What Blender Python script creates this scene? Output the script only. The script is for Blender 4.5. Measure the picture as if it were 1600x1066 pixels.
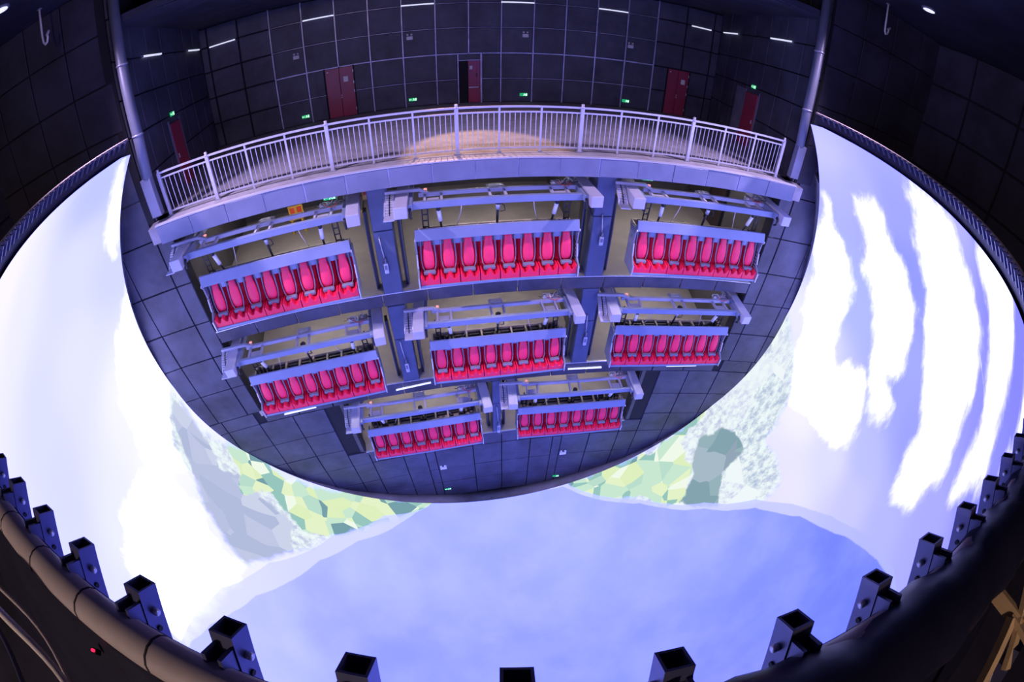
import bpy, bmesh, math, random
import numpy as np
from mathutils import Vector, Matrix

scene = bpy.context.scene
for o in list(bpy.data.objects):
    bpy.data.objects.remove(o)
col = scene.collection
R_ = math.radians

# ------------------------------------------------------------------ camera
CAM = Vector((-1.4212, -9.475, 7.0076))
YAW, PITCH, ROLL, FPX = 0.186761, -0.741070, 0.025238, 648.187
cd = bpy.data.cameras.new('camera')
cam = bpy.data.objects.new('camera', cd)
col.objects.link(cam)
_f = Vector((math.sin(YAW) * math.cos(PITCH), math.cos(YAW) * math.cos(PITCH), math.sin(PITCH)))
_r = Vector((math.cos(YAW), -math.sin(YAW), 0))
_u = _r.cross(_f)
_r2 = math.cos(ROLL) * _r + math.sin(ROLL) * _u
_u2 = -math.sin(ROLL) * _r + math.cos(ROLL) * _u
m = Matrix((( _r2.x, _u2.x, -_f.x), (_r2.y, _u2.y, -_f.y), (_r2.z, _u2.z, -_f.z))).to_4x4()
m.translation = CAM
cam.matrix_world = m
cd.type = 'PANO'
cd.sensor_width = 36.0
cd.sensor_fit = 'HORIZONTAL'
cd.clip_start = 0.05
cd.clip_end = 200
_k1 = -(1.0 / FPX) * (1600.0 / 36.0)          # equidistant fisheye: angle = radius / focal length
for tgt in (cd, getattr(cd, 'cycles', None)):
    if tgt is None:
        continue
    try:
        tgt.panorama_type = 'FISHEYE_LENS_POLYNOMIAL'
        tgt.fisheye_fov = R_(240)
        tgt.fisheye_polynomial_k0 = 0.0
        tgt.fisheye_polynomial_k1 = _k1
        tgt.fisheye_polynomial_k2 = 0.0
        tgt.fisheye_polynomial_k3 = 0.0
        tgt.fisheye_polynomial_k4 = 0.0
    except Exception as e:
        print('camera', e)
scene.camera = cam

# ------------------------------------------------------------------ world, exposure, lamps
w = bpy.data.worlds.new('world')
scene.world = w
w.use_nodes = True
w.node_tree.nodes['Background'].inputs[0].default_value = (0, 0, 0, 1)
w.node_tree.nodes['Background'].inputs[1].default_value = 0.0
vs = scene.view_settings
vs.view_transform = 'Standard'
vs.look = 'None'
vs.gamma = 1.0
vs.use_curve_mapping = False
vs.exposure = 0.0

SCREEN_GAIN = 1.0
BLUE_GAIN = 2.35                                  # the projector's blue clips in the photograph
SCREEN_FRONT = 1
def lamp(name, kind, loc, target, energy, color, size=0.3, angle=60, blend=0.5):
    l = bpy.data.lights.new(name, kind)
    l.energy = energy
    l.color = color
    if kind == 'SPOT':
        l.spot_size = R_(angle)
        l.spot_blend = blend
        l.shadow_soft_size = size
    elif kind == 'POINT':
        l.shadow_soft_size = size
    o = bpy.data.objects.new(name, l)
    col.objects.link(o)
    o.location = loc
    o.rotation_euler = (Vector(target) - Vector(loc)).to_track_quat('-Z', 'Y').to_euler()
    return o
# the two recessed ceiling spotlights of the hall
HALL_LAMPS = [(-10.07, -2.87, 10.6), (10.1, -2.93, 10.6)]
for lx, ly, lz in HALL_LAMPS:
    lamp('hall_spot', 'SPOT', (lx, ly, lz - 0.08), (-lx * 0.05, 0.6, -2.0), 8200, (0.84, 0.62, 1.0), 0.25, 80, 0.9)
# spotlight in the balcony ceiling above the frame, which throws the warm pool on the floor
lamp('balcony_spot_offscreen', 'SPOT', (-1.2, 5.4, 9.2), (-0.3, 1.6, 3.85), 2600, (1.0, 0.55, 0.34), 0.05, 40, 0.4)
# warm lamp at the back of the hall, behind the camera: it tints the rim pipe and the truss struts
lamp('hall_rear_lamp_offscreen', 'POINT', (-4.5, -14.3, 9.8), (-2.5, -9.5, 6.1), 800, (1.0, 0.72, 0.60), 0.2)

# ------------------------------------------------------------------ cylinder frame of the seat wall
RC = 40.461                                     # the wall curves gently around the dome
def CY(a, d, z):
    ph = a / RC
    r = RC + d
    return (r * math.sin(ph), r * math.cos(ph) - RC, z)

# ------------------------------------------------------------------ materials
MATS = {}
def mat(name, rgb, rough=0.6, metal=0.0, var=0.12, scale=3.0, bump=0.0, bscale=None, spec=0.5, emit=None, estr=1.0, stretch=None):
    if name in MATS:
        return MATS[name]
    mt = bpy.data.materials.new(name)
    mt.use_nodes = True
    nt = mt.node_tree
    b = nt.nodes['Principled BSDF']
    b.inputs['Roughness'].default_value = rough
    b.inputs['Metallic'].default_value = metal
    b.inputs['Specular IOR Level'].default_value = spec
    tc = nt.nodes.new('ShaderNodeNewGeometry')
    no = nt.nodes.new('ShaderNodeTexNoise')
    no.inputs['Scale'].default_value = scale
    no.inputs['Detail'].default_value = 5
    no.inputs['Roughness'].default_value = 0.6
    src = tc.outputs['Position']
    if stretch:
        mp = nt.nodes.new('ShaderNodeMapping')
        mp.inputs['Scale'].default_value = stretch
        nt.links.new(src, mp.inputs[0])
        src = mp.outputs[0]
    nt.links.new(src, no.inputs['Vector'])
    rp = nt.nodes.new('ShaderNodeValToRGB')
    rp.color_ramp.elements[0].position = 0.3
    rp.color_ramp.elements[1].position = 0.72
    lo = [max(0, c * (1 - var)) for c in rgb]
    hi = [min(1, c * (1 + var)) for c in rgb]
    rp.color_ramp.elements[0].color = (*lo, 1)
    rp.color_ramp.elements[1].color = (*hi, 1)
    nt.links.new(no.outputs['Fac'], rp.inputs[0])
    nt.links.new(rp.outputs[0], b.inputs['Base Color'])
    if bump:
        n2 = nt.nodes.new('ShaderNodeTexNoise')
        n2.inputs['Scale'].default_value = bscale or scale * 2
        n2.inputs['Detail'].default_value = 3
        nt.links.new(tc.outputs['Position'], n2.inputs['Vector'])
        bp = nt.nodes.new('ShaderNodeBump')
        bp.inputs['Strength'].default_value = bump
        bp.inputs['Distance'].default_value = 0.05
        nt.links.new(n2.outputs['Fac'], bp.inputs['Height'])
        nt.links.new(bp.outputs[0], b.inputs['Normal'])
    if emit:
        b.inputs['Emission Color'].default_value = (*emit, 1)
        b.inputs['Emission Strength'].default_value = estr
    MATS[name] = mt
    return mt

M_PANEL = mat('padded wall panel', (0.06, 0.063, 0.095), 0.5, 0, 0.45, 0.8, 0.5, 2.2)
M_DARK = mat('dark hall panel', (0.03, 0.03, 0.055), 0.7, 0, 0.5, 0.6, 0.4, 2.0)
M_GAP = mat('black gap', (0.008, 0.008, 0.014), 0.8, 0, 0.2)
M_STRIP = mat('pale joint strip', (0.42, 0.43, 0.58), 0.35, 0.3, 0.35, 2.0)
M_EDGE = mat('grey joint strip', (0.16, 0.17, 0.24), 0.5, 0.0, 0.3, 2.0)
M_FASCIA = mat('blue fascia metal', (0.16, 0.18, 0.27), 0.42, 0.1, 0.15, 1.2)
M_COLUMN = mat('blue column metal', (0.085, 0.11, 0.19), 0.42, 0.1, 0.15, 1.2)
M_CONC = mat('concrete', (0.25, 0.25, 0.29), 0.75, 0, 0.22, 2.5, 0.15, 9)
M_RFLOOR = mat('brown grey floor', (0.40, 0.365, 0.345), 0.55, 0, 0.14, 0.9)
M_RWALL = mat('recess wall', (0.10, 0.095, 0.09), 0.7, 0, 0.2, 1.0)
M_BLUE = mat('blue painted steel', (0.19, 0.235, 0.38), 0.36, 0.1, 0.08, 1.5)
M_LAV = mat('grey painted steel', (0.42, 0.43, 0.55), 0.4, 0.1, 0.1, 1.5)
M_STEEL = mat('light steel', (0.55, 0.56, 0.64), 0.32, 0.4, 0.12, 3)
M_RAIL = mat('galvanised rail', (0.48, 0.49, 0.60), 0.35, 0.35, 0.1, 3)
M_RED = mat('red vinyl', (0.86, 0.016, 0.075), 0.42, 0, 0.10, 3.0)
M_PAD = mat('red pad vinyl', (0.90, 0.028, 0.11), 0.38, 0, 0.08, 3.0)
M_GREY = mat('grey rubber', (0.19, 0.21, 0.28), 0.5, 0, 0.15, 4)
M_BLACK = mat('black metal', (0.014, 0.014, 0.02), 0.4, 0.1, 0.2, 3)
M_BEIGE = mat('beige steel', (0.42, 0.37, 0.28), 0.5, 0.1, 0.15, 3)
M_WHITE = mat('white plastic', (0.72, 0.72, 0.76), 0.4, 0, 0.05, 3)
M_DOORR = mat('glossy red door', (0.34, 0.035, 0.075), 0.28, 0, 0.12, 1.5)
M_TUBE = mat('lit tube', (0.8, 0.8, 0.9), 0.4, 0, 0.02, 2, emit=(0.80, 0.83, 1.0), estr=0.85)
M_GREEN = mat('green sign', (0.02, 0.4, 0.12), 0.4, 0, 0.02, 2, emit=(0.01, 0.45, 0.15), estr=0.8)
M_SIGNW = mat('sign symbol', (0.8, 0.9, 0.8), 0.4, 0, 0.02, 2, emit=(0.55, 1.0, 0.7), estr=1.2)
M_CABIN = mat('cabin lamp', (0.9, 0.85, 0.75), 0.4, 0, 0.02, 2, emit=(1.0, 0.90, 0.84), estr=52.0)
M_LAMP = mat('ceiling lamp lens', (0.8, 0.8, 0.9), 0.4, 0, 0.02, 2, emit=(0.7, 0.72, 1.0), estr=1.2)
M_YEL = mat('yellow paint', (0.75, 0.45, 0.06), 0.45, 0, 0.1, 3)
M_ORANGE = mat('orange red paint', (0.85, 0.10, 0.02), 0.45, 0, 0.1, 3)
M_PIPE = mat('brown painted pipe', (0.38, 0.33, 0.335), 0.55, 0.0, 0.12, 8)
M_BRACKET = mat('blue black steel tube', (0.07, 0.075, 0.16), 0.34, 0.4, 0.15, 8)
M_SLEEVE = mat('black sheeting', (0.010, 0.010, 0.028), 0.5, 0, 0.3, 6, 0.2, 5, spec=0.3)
M_REDLED = mat('red indicator', (0.5, 0.0, 0.02), 0.4, 0, 0.02, 2, emit=(1.0, 0.02, 0.1), estr=1.5)
M_PINKLED = mat('pink indicator', (0.6, 0.2, 0.2), 0.4, 0, 0.02, 2, emit=(1.0, 0.35, 0.35), estr=1.0)
M_CABLE = mat('pale cable', (0.55, 0.50, 0.48), 0.5, 0, 0.1, 5)
M_TAN = mat('tan steel', (0.50, 0.36, 0.20), 0.5, 0.1, 0.2, 6)
M_SIGNP = mat('white notice', (0.8, 0.8, 0.78), 0.5, 0, 0.03, 5)

# ------------------------------------------------------------------ mesh helper
class MB:
    def __init__(s):
        s.v, s.f = [], []
    def add(s, v, f):
        n = len(s.v)
        s.v += [tuple(p) for p in v]
        s.f += [tuple(i + n for i in q) for q in f]
        return s
    def box(s, lo, hi, fn=None):
        (a, b, c), (d, e, g) = lo, hi
        v = [(a, b, c), (d, b, c), (d, e, c), (a, e, c), (a, b, g), (d, b, g), (d, e, g), (a, e, g)]
        if fn:
            v = [fn(*p) for p in v]
        return s.add(v, [(3, 2, 1, 0), (4, 5, 6, 7), (0, 1, 5, 4), (1, 2, 6, 5), (2, 3, 7, 6), (3, 0, 4, 7)])
    def cbox(s, lo, hi, seg=1):                 # a box in (arc, depth, height) of the curved wall
        (a, d, z), (b, e, y) = lo, hi
        v, f = [], []
        for i in range(seg + 1):
            t = a + (b - a) * i / seg
            v += [CY(t, d, z), CY(t, e, z), CY(t, e, y), CY(t, d, y)]
        for i in range(seg):
            k = 4 * i
            for j in range(4):
                f.append((k + j, k + 4 + j, k + 4 + (j + 1) % 4, k + (j + 1) % 4))
        f += [(0, 1, 2, 3), (4 * seg + 3, 4 * seg + 2, 4 * seg + 1, 4 * seg)]
        return s.add(v, f)
    def bar(s, p, q, wd, ht, up=(0, 0, 1)):     # rectangular bar from p to q
        p, q = Vector(p), Vector(q)
        d = (q - p).normalized()
        x = d.cross(Vector(up))
        if x.length < 1e-4:
            x = d.cross(Vector((1, 0, 0)))
        x.normalize()
        y = x.cross(d)
        v = []
        for c in (p, q):
            for i, j in ((-1, -1), (1, -1), (1, 1), (-1, 1)):
                v.append(c + x * (i * wd / 2) + y * (j * ht / 2))
        return s.add(v, [(0, 1, 2, 3), (7, 6, 5, 4), (0, 4, 5, 1), (1, 5, 6, 2), (2, 6, 7, 3), (3, 7, 4, 0)])
    def tube(s, pts, rad, n=8, cap=True):
        pts = [Vector(p) for p in pts]
        rr = rad if isinstance(rad, (list, tuple)) else [rad] * len(pts)
        v, f, prev = [], [], None
        for i, p in enumerate(pts):
            d = (pts[min(i + 1, len(pts) - 1)] - pts[max(i - 1, 0)]).normalized()
            if prev is None:
                x = d.cross(Vector((0, 0, 1)))
                if x.length < 0.05:
                    x = d.cross(Vector((1, 0, 0)))
            else:
                x = prev - d * prev.dot(d)
            x.normalize()
            prev = x
            y = d.cross(x)
            for k in range(n):
                a = 2 * math.pi * k / n
                v.append(p + (x * math.cos(a) + y * math.sin(a)) * rr[i])
        for i in range(len(pts) - 1):
            for k in range(n):
                k2 = (k + 1) % n
                f.append((i * n + k, i * n + k2, (i + 1) * n + k2, (i + 1) * n + k))
        if cap:
            f.append(tuple(range(n - 1, -1, -1)))
            f.append(tuple((len(pts) - 1) * n + k for k in range(n)))
        return s.add(v, f)
    def prism(s, poly, x0, x1):                 # outline in (y, z) pushed along x
        n = len(poly)
        v = [(x0, y, z) for y, z in poly] + [(x1, y, z) for y, z in poly]
        f = [(i, (i + 1) % n, n + (i + 1) % n, n + i) for i in range(n)]
        f += [tuple(range(n - 1, -1, -1)), tuple(range(n, 2 * n))]
        return s.add(v, f)
    def mesh(s, name, mt, smooth=False):
        me = bpy.data.meshes.new(name)
        me.from_pydata(s.v, [], s.f)
        bm = bmesh.new()
        bm.from_mesh(me)
        bmesh.ops.recalc_face_normals(bm, faces=bm.faces)
        bm.to_mesh(me)
        bm.free()
        me.materials.append(mt)
        if smooth:
            me.polygons.foreach_set('use_smooth', [True] * len(me.polygons))
        return me
    def build(s, name, mt, parent=None, smooth=False, bevel=0, seg=2):
        return link(name, s.mesh(name, mt, smooth), parent, bevel, seg)

def link(name, me, parent=None, bevel=0, seg=2):
    o = bpy.data.objects.new(name, me)
    col.objects.link(o)
    if parent is not None:
        o.parent = parent
    if bevel:
        b = o.modifiers.new('bevel', 'BEVEL')
        b.width = bevel
        b.segments = seg
        b.limit_method = 'ANGLE'
        b.angle_limit = R_(40)
    return o
def tag(o, label, cat=None, group=None, kind=None):
    if label:
        o['label'] = label
    if cat:
        o['category'] = cat
    if group:
        o['group'] = group
    if kind:
        o['kind'] = kind
    return o
def empty(name, loc=(0, 0, 0), rz=0.0):
    o = bpy.data.objects.new(name, None)
    o.empty_display_size = 0.2
    col.objects.link(o)
    o.location = loc
    o.rotation_euler = (0, 0, rz)
    return o
def children(o):
    return [c for c in list(bpy.data.objects) if c.parent == o]
KIDS = {}
def copy_tree(o, tree, parent=None):
    c = o.copy()
    col.objects.link(c)
    c.parent = parent
    for ch in tree.get(o, ()):
        copy_tree(ch, tree, c)
    return c
def tree_of():
    t = {}
    for ob in bpy.data.objects:
        if ob.parent is not None:
            t.setdefault(ob.parent, []).append(ob)
    return t
def struct(o, label):
    return tag(o, label, None, None, 'structure')
rng = random.Random(7)

# ------------------------------------------------------------------ levels of the building
UNITS = [('T', -6.119, 0.599), ('T', 0.0, 0.599), ('T', 6.119, 0.599),
         ('M', -6.119, -3.317), ('M', 0.0, -3.317), ('M', 6.119, -3.317),
         ('B', -2.943, -7.295), ('B', 2.943, -7.295)]
FLOOR_T, FLOOR_M, FLOOR_B = -0.17, -4.09, -8.065
BALC = 3.86
CEIL = 10.65
HW = 2.78                                        # half opening, in arc
# dome screen
CS = Vector((-0.154, -1.465, -1.743))
RS = 11.443
RIMZ = 6.09
def lip_y(x, z):                                 # the lip ends at the wall face
    a = RC * math.asin(max(-0.9, min(0.9, x / (RC + 0.985))))
    return min(-0.72 + 0.005 * x - 0.063 * z, CY(a, 0.985, 0)[1])

# ------------------------------------------------------------------ seat wall with its panels
wall = MB()
def wallbox(a0, a1, z0, z1, d0=1.06, d1=1.5, seg=None):
    wall.cbox((a0, d0, z0), (a1, d1, z1), seg or max(1, int(abs(a1 - a0) / 1.2)))
wallbox(-14.2, -8.9, -13.6, BALC)
wallbox(8.9, 14.2, -13.6, BALC)
wallbox(-8.9, -5.72, -13.6, -4.75)
wallbox(5.72, 8.9, -13.6, -4.75)
wallbox(-5.72, 5.72, -13.8, FLOOR_B - 0.05)
wall_front = struct(wall.build('wall_front', M_GAP), 'dark padded panel wall with eight openings for the seat gondolas')
PANELS = 0
def panel(a0, a1, z0, z1, d=1.0, parent=None, mt=None, gap=0.018, th=0.07, name='panel'):
    global PANELS
    PANELS += 1
    j = rng.uniform(-0.012, 0.012)
    return MB().cbox((a0 + gap, d + j, z0 + gap), (a1 - gap, d + th + 0.01, z1 - gap), 1).build(name, mt or M_PANEL, parent, bevel=0.012, seg=1)
def inside_dome(a0, a1, z0, z1):
    # does any corner of the panel lie inside the dome opening
    for a in (a0, a1, (a0 + a1) / 2):
        for z in (z0, z1, (z0 + z1) / 2):
            x, y, _ = CY(a, 1.0, z)
            if (x - CS.x) ** 2 + (z - CS.z) ** 2 < (RS + 0.3) ** 2:
                return True
    return False
for s in (-1, 1):
    for c0, c1 in ((8.9, 9.45), (9.45, 10.75), (10.75, 12.05)):
        zs = [6.0, 4.6, 3.36, 1.75, 0.3, -1.1, -2.6, -4.09]
        for z1, z0 in zip(zs[:-1], zs[1:]):
            a0, a1 = sorted((s * c0, s * c1))
            if inside_dome(a0, a1, z0, z1) and not (z1 > 3.4 and c0 < 9.4):
                panel(a0, a1, z0, z1, parent=wall_front)
LOW = [-12.0, -10.65, -9.25, -7.85, -6.55, -5.65, -4.24, -3.25, -2.82, -1.11, 0.19, 1.5, 2.53, 2.95, 4.26, 5.65, 6.55, 7.85, 9.25, 10.65, 12.0]
ZL = [-4.09, -4.75, -6.2, -7.6, -8.95, -10.6, -12.0, -13.6]
for z1, z0 in zip(ZL[:-1], ZL[1:]):
    for a0, a1 in zip(LOW[:-1], LOW[1:]):
        if z1 <= -4.75 and z0 >= -7.7 and a1 > -5.7 and a0 < 5.7:
            continue
        if z1 == -7.6 and a1 > -5.7 and a0 < 5.7:
            z_top = FLOOR_B
        else:
            z_top = z1
        if z1 == -4.09 and abs((a0 + a1) / 2) < 9.2:
            continue
        if inside_dome(a0, a1, z0, z_top):
            panel(a0, a1, z0, z_top, parent=wall_front)
# tier floors: slab with an edge panel strip in front
def tier(z, a, depth, drop, label):
    f = MB().cbox((-a, 1.05, z - 0.3), (a, depth, z), 16).build('floor', M_RFLOOR)
    struct(f, label)
    return f
t1 = tier(FLOOR_T, 9.0, 9.6, 0.48, 'brown grey floor of the top tier of gondola bays')
t2 = tier(FLOOR_M, 9.0, 9.6, 0.6, 'brown grey floor of the middle tier of gondola bays')
t3 = tier(FLOOR_B, 5.8, 9.6, 0.6, 'brown grey floor of the bottom tier of gondola bays')
def strip(z0, z1, a, n, parent):
    for i in range(n):
        panel(-a + 2 * a * i / n, -a + 2 * a * (i + 1) / n, z0, z1, parent=parent, mt=M_PANEL, name='edge_panel')
strip(-0.66, FLOOR_T - 0.03, 8.9, 13, t1)
strip(-4.74, FLOOR_M - 0.03, 8.9, 13, t2)
for tz, ft, am in ((FLOOR_T, t1, 8.9), (FLOOR_M, t2, 8.9), (FLOOR_B, t3, 5.72)):
    MB().cbox((-am, 0.985, tz - 0.025), (am, 1.06, tz + 0.005), 16).build('edge_strip', M_STEEL, ft)
# columns between the bays
def column(a, w, z0, z1, label):
    e = empty('column', CY(a, 1.3, z0))
    def rel(o):
        o.matrix_parent_inverse = Matrix.Translation(-Vector(e.location))
        return o
    zm = z0 + (z1 - z0) * 0.60
    rel(MB().cbox((a - w, 0.98, z0), (a + w, 1.9, zm - 0.01)).build('cladding', M_COLUMN, e, bevel=0.015, seg=1))
    rel(MB().cbox((a - w, 0.98, zm + 0.01), (a + w, 1.9, z1)).build('cladding', M_COLUMN, e, bevel=0.015, seg=1))
    tag(e, label, None, None, 'structure')
for a in (-3.06, 3.06):
    column(a, 0.28, FLOOR_T, 3.36, 'blue metal column dividing the top tier bays')
    column(a, 0.28, FLOOR_M, -0.66, 'blue metal column dividing the middle tier bays')
column(0.0, 0.17, FLOOR_B, -4.74, 'slim blue metal column dividing the two bottom tier bays')
# back and side walls of the recesses
rw = MB()
for z0, z1, a in ((FLOOR_T, 3.5, 9.0), (FLOOR_M, -0.5, 9.0), (FLOOR_B, -4.4, 5.8)):
    rw.cbox((-a, 9.5, z0), (a, 9.7, z1), 14)
    rw.cbox((-a - 0.15, 1.05, z0), (-a, 9.7, z1))
    rw.cbox((a, 1.05, z0), (a + 0.15, 9.7, z1))
struct(rw.build('wall_recess', M_RWALL), 'dim back and end walls inside the gondola bays')
rp = MB()
for z0, z1, aa in ((FLOOR_T, 3.4, (-3.06, 3.06)), (FLOOR_M, -0.7, (-3.06, 3.06)), (FLOOR_B, -4.7, (0.0,))):
    for a in aa:
        rp.cbox((a - 0.06, 1.9, z0), (a + 0.06, 9.5, z1))
struct(rp.build('wall_partition', M_RWALL), 'dim partition walls between the gondola bays')

# ------------------------------------------------------------------ balcony
balc = struct(MB().cbox((-9.3, 0.52, 3.40), (9.3, 9.6, BALC), 20).build('floor', M_CONC), 'bare concrete balcony floor behind the railing')
n = 17
for i in range(n):
    a0, a1 = -9.02 + 17.98 * i / n, -9.02 + 17.98 * (i + 1) / n
    panel(a0, a1, 3.36, BALC + 0.035, d=0.44, parent=balc, mt=M_FASCIA, gap=0.012, th=0.03, name='fascia_panel')
MB().cbox((-9.01, 0.465, 3.37), (8.95, 0.515, BALC + 0.02), 18).build('fascia_backing', M_STRIP, balc)
MB().cbox((-9.02, 0.43, BALC + 0.03), (8.96, 0.56, BALC + 0.06), 20).build('fascia_cap', M_LAV, balc)
ceil_b = struct(MB().cbox((-9.2, 1.05, 9.35), (9.2, 9.6, 9.55), 18).build('ceiling', M_DARK), 'dark low ceiling over the balcony')
for i in range(12):
    for k in range(5):
        panel(-7.9 + i * 1.317, -7.9 + (i + 1) * 1.317, 9.30, 9.36, d=1.25 + k * 1.6, parent=ceil_b, mt=M_DARK, gap=0.012, th=1.56, name='ceiling_panel')
# back wall
wb = struct(MB().cbox((-9.4, 9.36, BALC), (9.4, 9.6, 9.5), 18).build('wall_back', M_GAP), 'dark panelled wall with pale joint strips behind the balcony')
COLS = [-0.02 + 1.112 * k for k in range(-8, 9)]
ROWS = [BALC, 4.95, 6.12, 7.3, 8.43, 9.3]
DOORS = [(-4.97, -3.98, 6.12), (-0.40, 0.42, 6.12), (7.24, 8.12, 6.12)]
cols = [-9.2] + COLS + [9.2]
for a0, a1 in zip(cols[:-1], cols[1:]):
    for z0, z1 in zip(ROWS[:-1], ROWS[1:]):
        segs = [(a0, a1)]
        if z0 < 6.0:
            for d0, d1, dz in DOORS:
                out = []
                for p, q in segs:
                    if d1 <= p or d0 >= q:
                        out.append((p, q))
                    else:
                        if d0 - p > 0.08:
                            out.append((p, d0))
                        if q - d1 > 0.08:
                            out.append((d1, q))
                segs = out
        for p, q in segs:
            panel(p, q, z0, z1, d=9.29, parent=wb, mt=M_PANEL, gap=0.03, th=0.06)
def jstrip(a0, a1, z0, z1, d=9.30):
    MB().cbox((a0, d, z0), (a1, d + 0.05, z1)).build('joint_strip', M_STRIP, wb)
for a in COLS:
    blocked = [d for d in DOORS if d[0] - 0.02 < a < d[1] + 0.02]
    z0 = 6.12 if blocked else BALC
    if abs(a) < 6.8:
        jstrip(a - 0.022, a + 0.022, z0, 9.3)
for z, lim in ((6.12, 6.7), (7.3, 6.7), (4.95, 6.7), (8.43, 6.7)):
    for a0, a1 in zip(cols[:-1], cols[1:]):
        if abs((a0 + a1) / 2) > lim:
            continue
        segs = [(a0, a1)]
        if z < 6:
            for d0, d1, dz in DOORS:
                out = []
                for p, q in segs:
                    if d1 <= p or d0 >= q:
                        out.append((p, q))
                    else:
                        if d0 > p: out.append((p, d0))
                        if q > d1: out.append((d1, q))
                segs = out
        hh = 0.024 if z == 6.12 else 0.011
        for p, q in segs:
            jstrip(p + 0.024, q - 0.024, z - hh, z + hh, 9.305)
# side walls of the balcony, running back along the radius
for s, nm, lb in ((-1, 'wall_left', 'dark panelled end wall of the balcony beside the narrow red door'), (1, 'wall_right', 'dark panelled end wall of the balcony beside the round-topped red door')):
    a0, a1 = sorted((s * 9.24, s * 9.5))
    wl = struct(MB().cbox((a0, 1.0, BALC), (a1, 9.6, CEIL), 1).build(nm, M_GAP), lb)
    dd = [1.02, 2.2, 3.4, 4.6, 5.8, 7.0, 8.2, 9.3]
    zz = [BALC, 5.1, 6.3, 7.35, 8.43, 9.6, CEIL]
    for d0, d1 in zip(dd[:-1], dd[1:]):
        for z0, z1 in zip(zz[:-1], zz[1:]):
            p, q = sorted((s * 9.17, s * 9.25))
            j = rng.uniform(-0.012, 0.012)
            MB().cbox((p + j, d0 + 0.02, z0 + 0.02), (q + j, d1 - 0.02, z1 - 0.02)).build('panel', M_PANEL, wl, bevel=0.012, seg=1)
# upper part of the seat wall beyond the balcony ends, and the hall around the dome
hallw = []
for s, nm, lb in ((-1, 'wall_hall_left', 'black panelled hall wall beside the dome screen, balcony end with the narrow red door'), (1, 'wall_hall_right', 'black panelled hall wall beside the dome screen, balcony end with the round-topped door')):
    wl = struct(MB().box((s * 14.1 - 0.1, -15.0, 3.0), (s * 14.1 + 0.1, 1.2, CEIL)).build(nm, M_GAP), lb)
    for i in range(8):
        for k in range(5):
            y0 = -15 + i * 2.0
            z0 = 3.0 + k * 1.53
            p, q = sorted((s * 13.93, s * 14.01))
            MB().box((p, y0 + 0.03, z0 + 0.03), (q, y0 + 1.97, z0 + 1.5)).build('panel', M_DARK, wl, bevel=0.02, seg=1)
    a0, a1 = sorted((s * 9.5, s * 14.4))
    MB().cbox((a0, 1.06, BALC), (a1, 1.4, CEIL), 5).build('backing', M_GAP, wl)
    for i in range(4):
        for k in range(5):
            p, q = sorted((s * (9.3 + i * 1.25), s * (9.3 + (i + 1) * 1.25)))
            panel(p, q, BALC + k * 1.358, BALC + (k + 1) * 1.358, parent=wl, mt=M_DARK)
struct(MB().box((-14.2, -15.0, 3.0), (14.2, -14.8, CEIL)).build('wall_hall_rear', M_DARK), 'black hall wall behind the dome rim')
struct(MB().box((-14.4, -15.2, CEIL), (14.4, 1.4, CEIL + 0.2)).build('ceiling', M_DARK), 'black ceiling of the hall above the dome')
# annular floor outside the dome
an = MB()
N = 72
v, f = [], []
for i in range(N + 1):
    t = math.pi * (1.0 + 0.04) + (math.pi * 0.92) * i / N if False else math.pi + math.pi * i / N
    c_, s_ = math.cos(t), math.sin(t)
    v += [(CS.x + 10.4 * c_, CS.y + 10.4 * s_, 3.6), (CS.x + 13.9 * c_, CS.y + 13.6 * s_, 3.6), (CS.x + 13.9 * c_, CS.y + 13.6 * s_, 3.4), (CS.x + 10.4 * c_, CS.y + 10.4 * s_, 3.4)]
for i in range(N):
    k = 4 * i
    for j in range(4):
        f.append((k + j, k + 4 + j, k + 4 + (j + 1) % 4, k + (j + 1) % 4))
an.add(v, f)
struct(an.build('floor', M_DARK), 'black maintenance floor running around the outside of the dome')

# ------------------------------------------------------------------ flange between the screen lip and the wall
fl = MB()
v, f = [], []
N = 200
for i in range(N + 1):
    ps = R_(149) + (R_(391) - R_(149)) * i / N
    x = CS.x + (RS + 0.01) * math.cos(ps)
    z = CS.z + (RS + 0.01) * math.sin(ps)
    y0 = lip_y(x, z) - 0.02
    y1 = max(CY(x * RC / (RC + 1), 1.08, 0)[1], y0 + 0.05)
    nx, nz = math.cos(ps), math.sin(ps)
    k = 0.62 * (y1 - y0)                         # the ledge falls away towards the wall
    v += [(x, y0, z), (x + k * nx, y1, z + k * nz), (x + (k + 0.06) * nx, y1, z + (k + 0.06) * nz), (x + 0.06 * nx, y0, z + 0.06 * nz)]
for i in range(N):
    k = 4 * i
    for j in range(4):
        f.append((k + j, k + 4 + j, k + 4 + (j + 1) % 4, k + (j + 1) % 4))
fl.add(v, f)
struct(fl.build('trim_1', mat('grey ledge', (0.19, 0.19, 0.23), 0.6, 0, 0.45, 0.7), smooth=True), 'grey curved ledge along the lip of the dome screen')

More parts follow.
